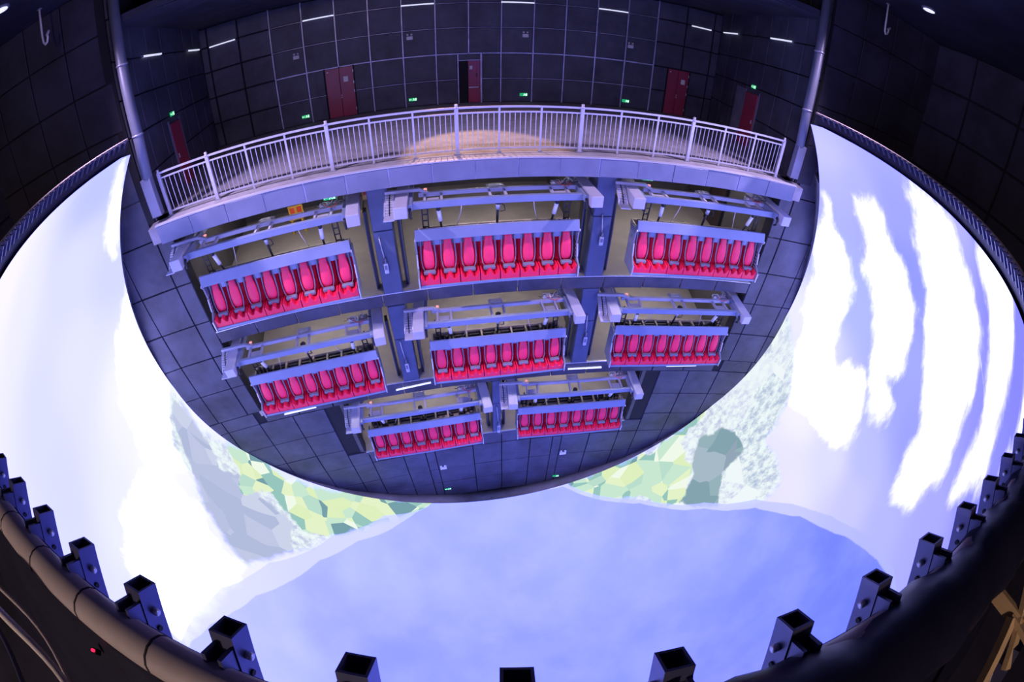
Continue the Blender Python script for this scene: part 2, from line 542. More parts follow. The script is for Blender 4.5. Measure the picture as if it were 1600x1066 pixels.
# ------------------------------------------------------------------ dome screen with its projected picture
POLY = {
    'WATER': [[-35.2, -88.2], [-50.7, -68.4], [-56.3, -54.0], [-58.0, -29.5], [-54.2, -12.5], [-50.4, -4.5], [-47.3, -0.5], [-43.8, -2.7], [-5.2, -45.8], [27.0, -8.3], [31.4, 0.3], [33.9, 10.7], [37.6, 8.5], [41.7, 5.1], [49.7, -4.4], [57.2, -18.0], [60.2, -32.3], [57.5, -48.9], [49.1, -69.6], [36.6, -84.8], [29.6, -92.8], [7.6, -100.6], [-22.8, -98.0]],
    'BAND': [[-25.4, -95.5], [-46.6, -80.5], [-57.8, -62.2], [-62.9, -38.0], [-60.5, -19.9], [-55.5, -8.7], [-50.5, -2.4], [-47.0, 1.2], [-43.8, -2.7], [-5.2, -45.8], [27.0, -8.3], [31.4, 0.3], [32.1, 12.4], [37.7, 9.8], [47.7, 0.9], [54.8, -8.4], [60.1, -20.2], [62.1, -32.5], [58.9, -49.3], [50.0, -70.2], [37.5, -85.6], [30.3, -93.5], [8.0, -101.4]],
    'LANDL': [[-87.0, 30.3], [-92.1, 24.6], [-94.3, 13.2], [-92.4, 1.5], [-85.3, -6.5], [-80.8, -14.1], [-75.2, -22.9], [-68.9, -25.9], [-64.5, -30.9], [-62.2, -45.2], [-57.3, -61.7], [-45.8, -79.1], [-25.1, -93.8], [-22.8, -98.0], [-60.0, -79.2], [-88.7, -40.7], [-94.5, 5.6], [-87.9, 30.9]],
    'LANDR': [[31.6, -94.9], [33.5, -87.2], [49.7, -70.0], [59.4, -42.8], [61.3, -29.3], [65.7, -23.7], [74.8, -26.8], [82.1, -14.6], [89.5, -3.0], [94.8, 3.1], [95.8, -16.7], [83.4, -53.6], [53.6, -83.1]],
    'GREENL': [[-93.4, -19.7], [-90.1, -25.4], [-85.4, -34.4], [-80.4, -35.6], [-76.6, -45.1], [-70.8, -50.9], [-64.9, -52.9], [-54.2, -67.2], [-45.5, -78.7], [-27.9, -92.9], [-28.8, -97.3], [-60.6, -79.8], [-90.2, -40.5]],
    'GREENR': [[31.6, -94.9], [32.4, -88.0], [50.0, -70.2], [56.3, -57.8], [65.5, -54.0], [72.6, -60.4], [82.2, -48.9], [91.2, -39.4], [83.4, -53.6], [53.6, -83.1]],
    'CLIFF': [[56.3, -57.3], [69.8, -54.3], [74.8, -51.7], [79.5, -42.2], [78.8, -37.6], [74.2, -35.9], [71.1, -39.1], [68.2, -44.9], [59.3, -44.9]],
    'VALLEY': [[-92.5, -1.3], [-93.6, -10.4], [-89.5, -21.5], [-84.6, -26.7], [-81.7, -36.9], [-73.8, -46.8], [-67.2, -51.6], [-61.7, -46.2], [-64.3, -31.9], [-68.9, -26.5], [-78.5, -18.6], [-85.2, -9.8]],
    'C1': [[50.2, 52.0], [45.9, 50.7], [44.3, 48.7], [41.4, 47.8], [42.3, 44.6], [39.9, 42.2], [37.9, 38.9], [39.7, 34.6], [41.1, 28.5], [42.0, 23.1], [43.4, 16.0], [45.2, 11.8], [49.3, 9.6], [51.8, 13.2], [50.4, 18.3], [55.5, 23.3], [56.7, 32.1], [55.4, 41.3], [53.9, 47.5]],
    'C2': [[70.6, 46.8], [64.5, 47.8], [63.1, 44.9], [64.7, 40.3], [61.0, 35.7], [58.0, 32.8], [60.4, 28.0], [60.6, 21.4], [63.5, 16.5], [61.3, 14.7], [62.9, 8.8], [66.3, 7.4], [70.4, 15.6], [73.0, 26.0], [74.3, 31.8], [72.6, 40.1]],
    'C3': [[79.4, 45.1], [80.9, 38.7], [78.9, 30.9], [78.5, 26.7], [81.4, 15.1], [81.1, 8.0], [77.0, 4.9], [71.5, 11.4], [68.5, 8.1], [66.0, -2.0], [69.5, -7.5], [76.1, -11.3], [80.6, -14.9], [87.7, -5.9], [90.8, 16.3], [85.8, 35.3]],
    'C4': [[31.4, 49.7], [26.2, 47.9], [24.8, 45.9], [26.0, 42.0], [29.5, 36.4], [30.2, 32.0], [35.0, 25.1], [37.1, 23.4], [36.8, 29.4], [36.2, 35.2], [34.9, 41.0], [35.3, 45.9]],
    'C5': [[22.6, 37.6], [20.8, 40.9], [15.6, 42.1], [22.0, 35.8], [25.2, 33.7]],
    'C6': [[-66.8, 59.9], [-69.7, 55.9], [-74.3, 49.2], [-77.8, 44.1], [-79.9, 43.4], [-77.6, 49.8], [-65.2, 62.6]],
    'C7': [[-63.4, -29.1], [-68.9, -23.3], [-74.7, -18.3], [-77.6, -9.4], [-76.0, 0.7], [-66.3, 6.7], [-58.9, 5.9], [-53.5, 0.7], [-50.7, -3.2], [-56.9, -12.8]],
    'C8': [[-92.9, 26.0], [-96.1, 7.9], [-90.2, -5.3], [-81.8, -15.9], [-78.5, 0.4], [-81.3, 14.9], [-85.2, 28.5], [-86.1, 36.0]],
}
BASE = [[-50.8, 43.8, 240, 240, 255], [-56.7, 32.9, 225, 228, 255], [-66.0, 45.3, 225, 228, 255], [-64.4, 55.8, 195, 202, 255], [-70.9, 30.9, 232, 234, 255], [-84.1, 15.0, 250, 250, 255], [-57.5, 22.9, 222, 225, 255], [-62.1, 5.2, 240, 242, 255], [-82.6, -3.0, 255, 255, 255], [-62.1, -10.5, 250, 250, 255], [-44.8, 48.8, 255, 250, 255], [-52.3, -0.0, 225, 228, 255], [-81.0, 40.7, 215, 220, 255], [70.8, 56.0, 205, 205, 255], [67.5, 49.7, 185, 188, 255], [59.2, 46.6, 165, 170, 255], [39.3, 51.0, 190, 190, 255], [60.4, 37.8, 150, 158, 255], [76.7, 23.6, 180, 190, 255], [31.3, 43.0, 140, 140, 255], [24.4, 41.7, 140, 140, 255], [62.2, 17.7, 165, 172, 255], [64.7, -7.1, 225, 225, 255], [59.8, 2.2, 190, 195, 255], [53.4, 15.2, 160, 165, 255], [46.6, 5.9, 185, 188, 255], [78.2, -12.6, 248, 245, 255], [63.6, -20.1, 235, 232, 255], [89.4, 7.1, 240, 240, 255], [38.5, 17.4, 175, 175, 255], [55.5, -2.8, 205, 205, 255], [32.0, 29.7, 150, 150, 255]]
WATER_TINT = [[5.0, -93.6, 170, 182, 255], [-21.6, -87.3, 168, 180, 255], [-47.5, -63.5, 180, 190, 255], [-52.8, -28.8, 190, 198, 255], [-44.2, -43.1, 165, 175, 255], [-28.9, -44.4, 150, 162, 255], [0.0, -75.9, 165, 176, 255], [23.7, -77.3, 170, 182, 255], [35.9, -59.8, 160, 172, 255], [22.9, -43.9, 145, 158, 255], [52.2, -46.9, 160, 172, 255], [55.1, -27.3, 140, 155, 255], [45.9, -6.9, 118, 135, 252], [38.3, 3.3, 115, 132, 252], [38.3, -19.5, 130, 145, 255], [28.3, -19.1, 130, 142, 255], [2.2, -49.1, 148, 160, 255], [-51.4, -10.2, 195, 203, 255]]
def sdf(P, poly):
    poly = np.array(poly, float)
    d = np.full(len(P), 1e9)
    ins = np.zeros(len(P), bool)
    for a, b in zip(poly, np.roll(poly, -1, axis=0)):
        e = b - a
        wv = P - a
        t = np.clip((wv @ e) / (e @ e + 1e-12), 0, 1)
        q = wv - t[:, None] * e
        d = np.minimum(d, (q * q).sum(1))
        c = (a[1] <= P[:, 1]) != (b[1] <= P[:, 1])
        xx = a[0] + (P[:, 1] - a[1]) * (e[0] / (e[1] if abs(e[1]) > 1e-9 else 1e-9))
        ins ^= c & (P[:, 0] < xx)
    d = np.sqrt(d)
    return np.where(ins, d, -d)
def s2l(c):
    c = np.asarray(c, float) / 255.0
    return np.where(c <= 0.04045, c / 12.92, ((c + 0.055) / 1.055) ** 2.4)
def idw(P, data):
    D = np.array(data, float)
    wgt = 1.0 / (((P[:, None, :] - D[None, :, :2]) ** 2).sum(2) + 9.0) ** 1.6
    wgt /= wgt.sum(1, keepdims=True)
    return wgt @ s2l(D[:, 2:])
NP, NT = 900, 300
ps = np.linspace(0, 2 * np.pi, NP, endpoint=False)
thl = np.empty(NP)
for i, p in enumerate(ps):
    th = np.pi / 2
    for _ in range(12):
        x = CS.x + RS * math.sin(th) * math.cos(p)
        z = CS.z + RS * math.sin(th) * math.sin(p)
        th = math.acos(max(-1, min(1, -(lip_y(x, z) - CS.y) / RS)))
    sp = math.sin(p)
    lim = (RIMZ - CS.z) / RS
    if sp > lim:
        th = min(th, math.asin(lim / sp))
    elif sp > 0 and RS * math.sin(th) * sp + CS.z > RIMZ:
        th = math.asin(min(1, lim / sp))
    thl[i] = th
tt = np.linspace(0, 1, NT + 1)[1:] ** 0.9
TH = thl[None, :] * tt[:, None]
PS = np.broadcast_to(ps[None, :], TH.shape)
X = CS.x + RS * np.sin(TH) * np.cos(PS)
Y = CS.y - RS * np.cos(TH)
Z = CS.z + RS * np.sin(TH) * np.sin(PS)
V = np.concatenate([[[CS.x, CS.y - RS, CS.z]], np.stack([X, Y, Z], -1).reshape(-1, 3)])
CH = np.concatenate([[[0.0, 0.0]], np.stack([np.degrees(TH) * np.cos(PS), np.degrees(TH) * np.sin(PS)], -1).reshape(-1, 2)])
idx = 1 + np.arange(NP * NT).reshape(NT, NP)
q = np.stack([idx[:-1], np.roll(idx[:-1], -1, 1), np.roll(idx[1:], -1, 1), idx[1:]], -1).reshape(-1, 4)
me = bpy.data.meshes.new('screen_surface')
tri = np.stack([np.zeros(NP, int), np.roll(idx[0], -1), idx[0]], -1)
nl = q.size + tri.size
me.vertices.add(len(V))
me.vertices.foreach_set('co', V.astype(np.float32).ravel())
me.loops.add(nl)
me.loops.foreach_set('vertex_index', np.concatenate([tri.ravel(), q.ravel()]).astype(np.int32))
me.polygons.add(len(tri) + len(q))
st = np.concatenate([np.arange(len(tri)) * 3, len(tri) * 3 + np.arange(len(q)) * 4])
me.polygons.foreach_set('loop_start', st.astype(np.int32))
me.update(calc_edges=True)
me.polygons.foreach_set('use_smooth', np.ones(len(me.polygons), bool))
def fattr(name, val):
    a = me.attributes.new(name, 'FLOAT', 'POINT')
    a.data.foreach_set('value', val.astype(np.float32))
def cattr(name, val):
    a = me.attributes.new(name, 'FLOAT_COLOR', 'POINT')
    c = np.ones((len(val), 4), np.float32)
    c[:, :3] = val
    a.data.foreach_set('color', c.ravel())
cattr('sky_tint', idw(CH, BASE))
cattr('water_tint', idw(CH, WATER_TINT))
fattr('water', sdf(CH, POLY['WATER']))
fattr('band', sdf(CH, POLY['BAND']))
fattr('land', np.maximum(sdf(CH, POLY['LANDL']), sdf(CH, POLY['LANDR'])))
fattr('green', np.maximum(sdf(CH, POLY['GREENL']), sdf(CH, POLY['GREENR'])))
fattr('cliff', np.maximum(sdf(CH, POLY['CLIFF']), sdf(CH, POLY['VALLEY'])))
cl = np.full(len(CH), -1e9)
for k in ('C1', 'C2', 'C3', 'C4', 'C5', 'C6', 'C7', 'C8'):
    cl = np.maximum(cl, sdf(CH, POLY[k]))
fattr('cloud', cl)

sm = bpy.data.materials.new('projected picture')
sm.use_nodes = True
sm.cycles.emission_sampling = 'NONE'
nt = sm.node_tree
for nn in list(nt.nodes):
    nt.nodes.remove(nn)
def N_(t, **kw):
    nd = nt.nodes.new(t)
    for k, vv in kw.items():
        setattr(nd, k, vv)
    return nd
def attr(nm):
    a = N_('ShaderNodeAttribute', attribute_name=nm)
    return a
def val(x):
    nd = N_('ShaderNodeValue')
    nd.outputs[0].default_value = x
    return nd.outputs[0]
def mth(op, a, b=None, c=None):
    nd = N_('ShaderNodeMath', operation=op)
    for i, s_ in enumerate((a, b, c)):
        if s_ is None:
            continue
        if isinstance(s_, (int, float)):
            nd.inputs[i].default_value = s_
        else:
            nt.links.new(s_, nd.inputs[i])
    return nd.outputs[0]
def sstep(x, lo, hi):
    nd = N_('ShaderNodeMapRange', interpolation_type='SMOOTHSTEP')
    nt.links.new(x, nd.inputs[0])
    nd.inputs[1].default_value = lo
    nd.inputs[2].default_value = hi
    return nd.outputs[0]
def mix(fac, a, b):
    nd = N_('ShaderNodeMix', data_type='RGBA')
    for i, s_ in ((0, fac), (6, a), (7, b)):
        if isinstance(s_, (int, float)):
            nd.inputs[i].default_value = s_
        elif isinstance(s_, tuple):
            nd.inputs[i].default_value = (*s_, 1)
        else:
            nt.links.new(s_, nd.inputs[i])
    return nd.outputs[2]
geo = N_('ShaderNodeNewGeometry')
def noise(scale, detail=4, stretch=None, rough=0.55):
    nd = N_('ShaderNodeTexNoise')
    nd.inputs['Scale'].default_value = scale
    nd.inputs['Detail'].default_value = detail
    nd.inputs['Roughness'].default_value = rough
    src = geo.outputs['Position']
    if stretch:
        mp = N_('ShaderNodeMapping')
        mp.inputs['Scale'].default_value = stretch
        nt.links.new(src, mp.inputs[0])
        src = mp.outputs[0]
    nt.links.new(src, nd.inputs['Vector'])
    return mth('SUBTRACT', nd.outputs['Fac'], 0.5)
def ramp(fac, stops):
    nd = N_('ShaderNodeValToRGB')
    nd.color_ramp.interpolation = 'CONSTANT'
    els = nd.color_ramp.elements
    for i, (p, c) in enumerate(stops):
        e = els[i] if i < 2 else els.new(p)
        e.position = p
        e.color = (*[float(z) for z in s2l(c)], 1)
    nt.links.new(fac, nd.inputs[0])
    return nd.outputs[0]
def lin(r, g, b):
    return tuple(float(z) for z in s2l((r, g, b)))
n_big = noise(0.55, 5)
n_fine = noise(2.2, 6, None, 0.65)
n_edge = noise(0.9, 7, (1, 1, 0.5), 0.62)
sky = attr('sky_tint').outputs['Color']
cf = mth('ADD', attr('cloud').outputs['Fac'], mth('MULTIPLY', n_edge, 9.0))
cm = sstep(cf, -1.6, 2.2)
c0 = mix(cm, sky, (1.8, 1.8, 1.8))
# broad bright haze where the picture is nearly white
# land
vor = N_('ShaderNodeTexVoronoi')
vor.inputs['Scale'].default_value = 0.85
mpv = N_('ShaderNodeMapping')
mpv.inputs['Scale'].default_value = (1.0, 1.5, 0.8)
nt.links.new(geo.outputs['Position'], mpv.inputs[0])
nt.links.new(mpv.outputs[0], vor.inputs['Vector'])
sepv = N_('ShaderNodeSeparateColor')
nt.links.new(vor.outputs['Color'], sepv.inputs[0])
vor2 = N_('ShaderNodeTexVoronoi')
vor2.inputs['Scale'].default_value = 0.6
nt.links.new(geo.outputs['Position'], vor2.inputs['Vector'])
sepv2 = N_('ShaderNodeSeparateColor')
nt.links.new(vor2.outputs['Color'], sepv2.inputs[0])
facets = ramp(mth('FRACT', mth('ADD', sepv.outputs[0], mth('MULTIPLY', sepv2.outputs[1], 1.37))), [(0.0, (200, 232, 210)), (0.16, (228, 243, 200)), (0.34, (240, 250, 235)), (0.5, (150, 198, 190)), (0.62, (186, 222, 205)), (0.76, (222, 240, 190)), (0.9, (118, 160, 170))])
haze = ramp(sepv2.outputs[1], [(0.0, (205, 212, 238)), (0.25, (190, 200, 228)), (0.5, (226, 232, 246)), (0.7, (178, 194, 220)), (0.88, (242, 246, 250))])
n_rock = noise(4.5, 6, (1, 1, 0.45), 0.7)
rock = mix(sstep(n_rock, -0.16, 0.10), haze, (0.86, 0.95, 0.96))
sx = N_('ShaderNodeSeparateXYZ')
nt.links.new(geo.outputs['Position'], sx.inputs[0])
cliff = mix(sstep(sx.outputs[0], -2.0, 2.0), ramp(sepv.outputs[1], [(0.0, (186, 194, 226)), (0.3, (178, 188, 220)), (0.6, (192, 200, 230)), (0.85, (204, 212, 236))]), ramp(sepv.outputs[1], [(0.0, (150, 178, 186)), (0.3, (132, 164, 176)), (0.6, (146, 166, 184)), (0.85, (166, 186, 200))]))
nz = mth('MULTIPLY', n_big, 9.0)
land = mix(sstep(mth('ADD', attr('cliff').outputs['Fac'], nz), -0.4, 0.4), rock, cliff)
land = mix(sstep(mth('ADD', attr('green').outputs['Fac'], nz), -0.3, 0.3), land, facets)
lm = sstep(mth('ADD', attr('land').outputs['Fac'], mth('MULTIPLY', n_edge, 7.0)), -0.9, 1.2)
def blue_up(c):
    t_ = N_('ShaderNodeMix', data_type='RGBA', blend_type='MULTIPLY')
    t_.inputs[0].default_value = 1.0
    t_.inputs[7].default_value = (1.0, 1.0, BLUE_GAIN, 1)
    nt.links.new(c, t_.inputs[6])
    return t_.outputs[2]
c1 = mix(lm, blue_up(c0), land)
# pool of blue at the bottom with a pale shore band
wt = blue_up(attr('water_tint').outputs['Color'])
bm_ = sstep(mth('ADD', attr('band').outputs['Fac'], mth('MULTIPLY', n_big, 1.2)), -0.15, 0.15)
c2 = mix(mth('MULTIPLY', bm_, 0.72), c1, mix(0.35, wt, (1.0, 1.0, 1.1)))
wm = sstep(mth('ADD', attr('water').outputs['Fac'], mth('MULTIPLY', n_big, 1.2)), -0.15, 0.15)
wcol = mix(sstep(n_big, -0.25, 0.3), wt, mix(0.12, wt, (1.0, 1.0, 1.1)))
c3 = mix(wm, c2, wcol)
em = N_('ShaderNodeEmission')
nt.links.new(c3, em.inputs['Color'])
em.inputs['Strength'].default_value = SCREEN_GAIN
em2 = N_('ShaderNodeBsdfDiffuse')
em2.inputs['Color'].default_value = (0.02, 0.02, 0.03, 1)
mxs = N_('ShaderNodeMixShader')
nt.links.new(geo.outputs['Backfacing'], mxs.inputs[0])
out = N_('ShaderNodeOutputMaterial')
nt.links.new(em.outputs[0], mxs.inputs[SCREEN_FRONT])
nt.links.new(em2.outputs[0], mxs.inputs[3 - SCREEN_FRONT])
nt.links.new(mxs.outputs[0], out.inputs['Surface'])
me.materials.append(sm)
scr = link('dome_screen', me)
tag(scr, 'huge dome screen showing blue sky, white clouds, pale green hills and blue water', 'screen')

# ------------------------------------------------------------------ seat gondola (built once, then copied)
PITCH_S = 0.55
def seat_mesh():
    nx = 28
    xs = [-0.262 + 0.524 * i / nx for i in range(nx + 1)]
    def dip(x):
        t = 1 - ((abs(x) - 0.125) / 0.092) ** 2
        return max(0.0, t) ** 0.7
    def bol(x):
        return max(0.0, (abs(x) - 0.16) / 0.10)
    rows = []
    rows.append([(x, 0.0, 0.0) for x in xs])
    rows.append([(x, 0.0, 0.05) for x in xs])
    rows.append([(x, -0.005, 0.24 - 0.135 * dip(x)) for x in xs])
    rows.append([(x, 0.03, 0.255 - 0.135 * dip(x)) for x in xs])
    for y, z, k in ((0.12, 0.27, 0.135), (0.22, 0.265, 0.125), (0.34, 0.25, 0.10), (0.44, 0.235, 0.06), (0.50, 0.235, 0.03)):
        rows.append([(x, y, z - k * dip(x)) for x in xs])
    for y, z in ((0.56, 0.27), (0.60, 0.36), (0.63, 0.55), (0.66, 0.75), (0.68, 0.9), (0.69, 1.0)):
        rows.append([(x, y - 0.11 * min(1, bol(x)), z) for x in xs])
    mb = MB()
    v = [p for r in rows for p in r]
    f = []
    n = nx + 1
    for j in range(len(rows) - 1):
        for i in range(nx):
            f.append((j * n + i, j * n + i + 1, (j + 1) * n + i + 1, (j + 1) * n + i))
    # back and underside so that the seat is solid
    b = len(v)
    v += [(-0.262, 0.0, -0.02), (0.262, 0.0, -0.02), (0.262, 0.74, -0.02), (-0.262, 0.74, -0.02), (0.262, 0.74, 1.0), (-0.262, 0.74, 1.0)]
    f += [(0, b, b + 1, nx), (b, b + 3, b + 2, b + 1), (b + 3, b + 5, b + 4, b + 2)]
    last = (len(rows) - 1) * n
    f += [tuple(last + i for i in range(n)) + (b + 4, b + 5)]
    f += [tuple(j * n for j in range(len(rows))) + (b + 5, b + 3, b), tuple(j * n + nx for j in range(len(rows) - 1, -1, -1)) + (b + 1, b + 2, b + 4)]
    mb.add(v, f)
    return mb.mesh('seat', M_RED, smooth=False)
def pad_mesh():
    mb = MB()
    k = 18
    v, f = [], []
    prof = [(0.0, 0.02, 0.02), (0.015, 0.09, 0.05), (0.06, 0.125, 0.075), (0.16, 0.15, 0.085), (0.32, 0.155, 0.085), (0.5, 0.148, 0.08), (0.66, 0.135, 0.075), (0.78, 0.115, 0.07), (0.88, 0.105, 0.065), (0.96, 0.108, 0.06), (0.99, 0.09, 0.045), (1.0, 0.02, 0.02)]
    p0, p1 = Vector((0, 0.335, 0.30)), Vector((0, 0.485, 1.14))
    ax = (p1 - p0)
    nrm = Vector((0, -ax.z, ax.y)).normalized()
    for t, wx, wy in prof:
        c = p0 + ax * t + nrm * (0.035 * math.sin(math.pi * t))
        for i in range(k):
            a = 2 * math.pi * i / k
            ca, sa = math.cos(a), math.sin(a)
            ex = math.copysign(abs(ca) ** 0.7, ca) * wx
            ey = math.copysign(abs(sa) ** 0.8, sa) * wy
            v.append(c + Vector((ex, 0, 0)) + nrm * ey)
    for j in range(len(prof) - 1):
        for i in range(k):
            f.append((j * k + i, j * k + (i + 1) % k, (j + 1) * k + (i + 1) % k, (j + 1) * k + i))
    f += [tuple(range(k)), tuple((len(prof) - 1) * k + i for i in range(k))]
    mb.add(v, f)
    return mb.mesh('chest_pad', M_PAD, smooth=True)
ME_SEAT, ME_PAD = seat_mesh(), pad_mesh()
def arm_mesh(s):
    return MB().tube([(s * 0.175, 0.50, 1.20), (s * 0.185, 0.47, 1.10), (s * 0.182, 0.45, 0.98), (s * 0.195, 0.39, 0.75), (s * 0.198, 0.34, 0.55), (s * 0.18, 0.29, 0.40), (s * 0.135, 0.25, 0.27)], [0.026, 0.028, 0.025, 0.02, 0.016, 0.013, 0.013], 8).mesh('restraint_arm', M_GREY, True)
ME_ARM = [arm_mesh(-1), arm_mesh(1)]
ME_LAP = MB().box((-0.165, 0.16, 0.195), (0.165, 0.29, 0.30)).mesh('lap_bar', M_GREY)
ME_SHO = MB().box((-0.075, 0.44, 0.96), (0.075, 0.52, 1.24)).mesh('shoulder_block', M_BLUE)

gon = empty('seat_gondola')
hb = MB().prism([(0.19, 1.247), (0.30, 1.54), (0.36, 1.54), (0.36, 1.247)], -2.22, 2.22).build('header_beam', M_BLUE, gon, bevel=0.012)
tray = MB()
tray.box((-2.18, 0.60, 1.02), (2.18, 1.06, 1.05))
tray.box((-2.18, 1.03, 1.05), (2.18, 1.09, 1.24))
for x in (-2.18, 2.12):
    tray.box((x, 0.60, 1.05), (x + 0.06, 1.03, 1.24))
ty = tray.build('tray', M_BEIGE, gon, bevel=0.008, seg=1)
for i in range(7):
    x = -1.50 + 3.0 * i / 6
    MB().box((x - 0.03, 0.60, 1.05), (x + 0.03, 1.03, 1.22)).build('divider', M_BEIGE, ty)
for i in range(6):
    x0 = -1.50 + 3.0 * i / 6 + 0.06
    MB().box((x0, 0.86, 1.05), (x0 + 0.38, 1.02, 1.17)).build('cell_shadow_box', M_BLACK, ty, bevel=0.01, seg=1)  # black boxes put in for the shadow at the back of the cells
for s in (-1, 1):
    for k in range(3):
        x = s * (1.66 + 0.16 * k)
        MB().tube([(x, 0.82 + 0.05 * k, 1.04), (x, 0.82 + 0.05 * k, 1.26 + 0.03 * k)], 0.05, 8).build('valve', M_BLACK, ty)
MB().prism([(0.545, 0.92), (0.545, 1.2), (0.34, 1.30), (0.34, 1.36), (0.60, 1.25), (0.60, 0.92)], -2.2, 2.2).build('neck_board', M_BLUE, gon, bevel=0.01, seg=1)
MB().box((-2.2, 0.745, -0.06), (2.2, 0.80, 1.02)).build('back_panel', M_BLUE, gon, bevel=0.01, seg=1)
MB().box((-2.2, -0.03, -0.10), (2.2, 0.74, -0.022)).build('foot_rail', M_BLUE, gon, bevel=0.015)
for s in (-1, 1):
    x0, x1 = sorted((s * 2.205, s * 2.25))
    ep = MB().prism([(-0.02, -0.11), (-0.03, 0.24), (0.20, 0.42), (0.30, 0.8), (0.28, 1.2), (0.36, 1.30), (0.8, 1.22), (0.8, -0.11)], x0, x1).build('end_plate', M_GREY, gon, bevel=0.006, seg=1)
    x2 = s * 2.228
    for pa, pb in ((((-0.04, -0.10), (-0.045, 0.24))), ((0.19, 0.43), (0.29, 0.8)), ((0.27, 1.2), (0.2, 1.28))):
        MB().bar((x2, pa[0], pa[1]), (x2, pb[0], pb[1]), 0.06, 0.03, (1, 0, 0)).build('edge_guard', M_STEEL, ep)
    for k in range(7):
        z = 0.12 + 0.11 * k
        xx0, xx1 = sorted((s * 2.195, s * 2.206))
        MB().box((xx0, 0.15 + 0.03 * k, z), (xx1, 0.55, z + 0.03)).build('rib', M_BLACK, ep)
for i in range(8):
    se = link('seat', ME_SEAT, gon)
    se.location = ((i - 3.5) * PITCH_S, 0, 0)
    link('chest_pad', ME_PAD, se)
    for a in ME_ARM:
        link('restraint_arm', a, se)
    link('lap_bar', ME_LAP, se, bevel=0.025)
for i in range(7):
    sb = link('shoulder_block', ME_SHO, gon, bevel=0.02)
    sb.location = ((i - 3) * PITCH_S, 0, 0)

# ------------------------------------------------------------------ motion frame that carries each gondola
mf = empty('motion_frame')
MB().box((-2.2, 0.19, 2.17), (2.2, 0.31, 2.36)).build('front_beam', M_BLUE, mf, bevel=0.012)
MB().box((-2.05, 0.82, 2.24), (2.2, 0.92, 2.36)).build('rear_beam', M_LAV, mf, bevel=0.01)
for x in (-1.88, -1.45, -0.2, 0.2, 1.45, 1.88):
    MB().box((x - 0.03, 0.31, 2.25), (x + 0.03, 0.82, 2.33)).build('cross_bar', M_LAV, mf)
for x in (-0.2, 0.2):
    MB().box((x - 0.03, 0.92, 2.25), (x + 0.03, 1.2, 2.33)).build('cross_bar', M_LAV, mf)
MB().box((-0.17, 0.98, 2.24), (0.17, 1.18, 2.36)).build('hinge_block', M_STEEL, mf, bevel=0.02)
for s in (-1, 1):
    MB().box((s * 1.665 - 0.16, 0.36, 2.22), (s * 1.665 + 0.16, 0.60, 2.30)).build('junction_box', M_STEEL, mf, bevel=0.015)
    x0, x1 = sorted((s * 2.30, s * 2.63))
    MB().box((x0, -0.20, 2.12), (x1, 2.6, 2.44)).build('slide_arm', M_LAV, mf, bevel=0.018)
    x0, x1 = sorted((s * 2.19, s * 2.30))
    MB().box((x0, 0.05, 2.19), (x1, 1.6, 2.38)).build('side_bracket', M_BLUE, mf, bevel=0.012)
    xs_ = s * 2.245
    MB().tube([(xs_, 0.05, 2.28), (s * 2.24, -0.02, 2.20), (s * 2.25, -0.03, 2.06), (s * 2.24, 0.06, 2.0)], 0.035, 8).build('hose', M_BLACK, mf, smooth=True)
    # actuator: dark joint, white cylinder, dark foot
    ac = MB().tube([(s * 1.55, 0.30, 2.17), (s * 1.55, 0.36, 2.05)], 0.06, 10).build('actuator', M_BLACK, mf, smooth=True)
    MB().tube([(s * 1.55, 0.36, 2.06), (s * 1.52, 0.48, 1.68)], 0.058, 12).build('cylinder', M_WHITE, ac, smooth=True)
    MB().tube([(s * 1.52, 0.48, 1.68), (s * 1.50, 0.69, 1.26)], 0.03, 8).build('rod', M_BLACK, ac, smooth=True)
    MB().box((s * 1.50 - 0.09, 0.63, 1.212), (s * 1.50 + 0.09, 0.76, 1.28)).build('foot', M_BLACK, ac)
    lt = MB().bar((s * 1.83, 0.55, 2.2), (s * 1.86, 0.66, 1.045), 0.03, 0.03)
    lt.bar((s * 1.98, 0.55, 2.2), (s * 2.0, 0.66, 1.045), 0.03, 0.03)
    for k in range(5):
        z = 1.3 + 0.18 * k
        lt.bar((s * 1.85, 0.58, z), (s * 1.99, 0.58, z), 0.02, 0.03)
    lt.build('lattice_link', M_BLACK, mf)
    MB().tube([(s * 0.95, 0.4, 2.28), (s * 0.94, 0.46, 2.1), (s * 0.98, 0.5, 1.85), (s * 1.04, 0.55, 1.62), (s * 1.15, 0.66, 1.25)], 0.013, 6).build('air_hose', M_CABLE, mf, smooth=True)
    MB().box((s * 1.15 - 0.06, 0.62, 1.045), (s * 1.15 + 0.06, 0.7, 1.27)).build('hose_clip', M_BLACK, mf)
ac = MB().tube([(0, 0.45, 2.30), (0, 0.47, 2.05)], 0.085, 12).build('actuator', M_BLACK, mf, smooth=True)
MB().tube([(0.0, 0.47, 2.06), (0.0, 0.52, 1.88)], 0.06, 10).build('cylinder', M_STEEL, ac, smooth=True)
MB().tube([(0, 0.52, 1.88), (0, 0.69, 1.28)], 0.035, 8).build('rod', M_BLACK, ac, smooth=True)
MB().box((-0.13, 0.63, 1.212), (0.13, 0.78, 1.32)).build('foot', M_BLACK, ac, bevel=0.02)
MB().tube([(0.05, 0.4, 2.1), (0.16, 0.42, 2.0), (0.18, 0.45, 1.85), (0.06, 0.5, 1.8)], 0.014, 6).build('air_hose', M_BLACK, mf, smooth=True)
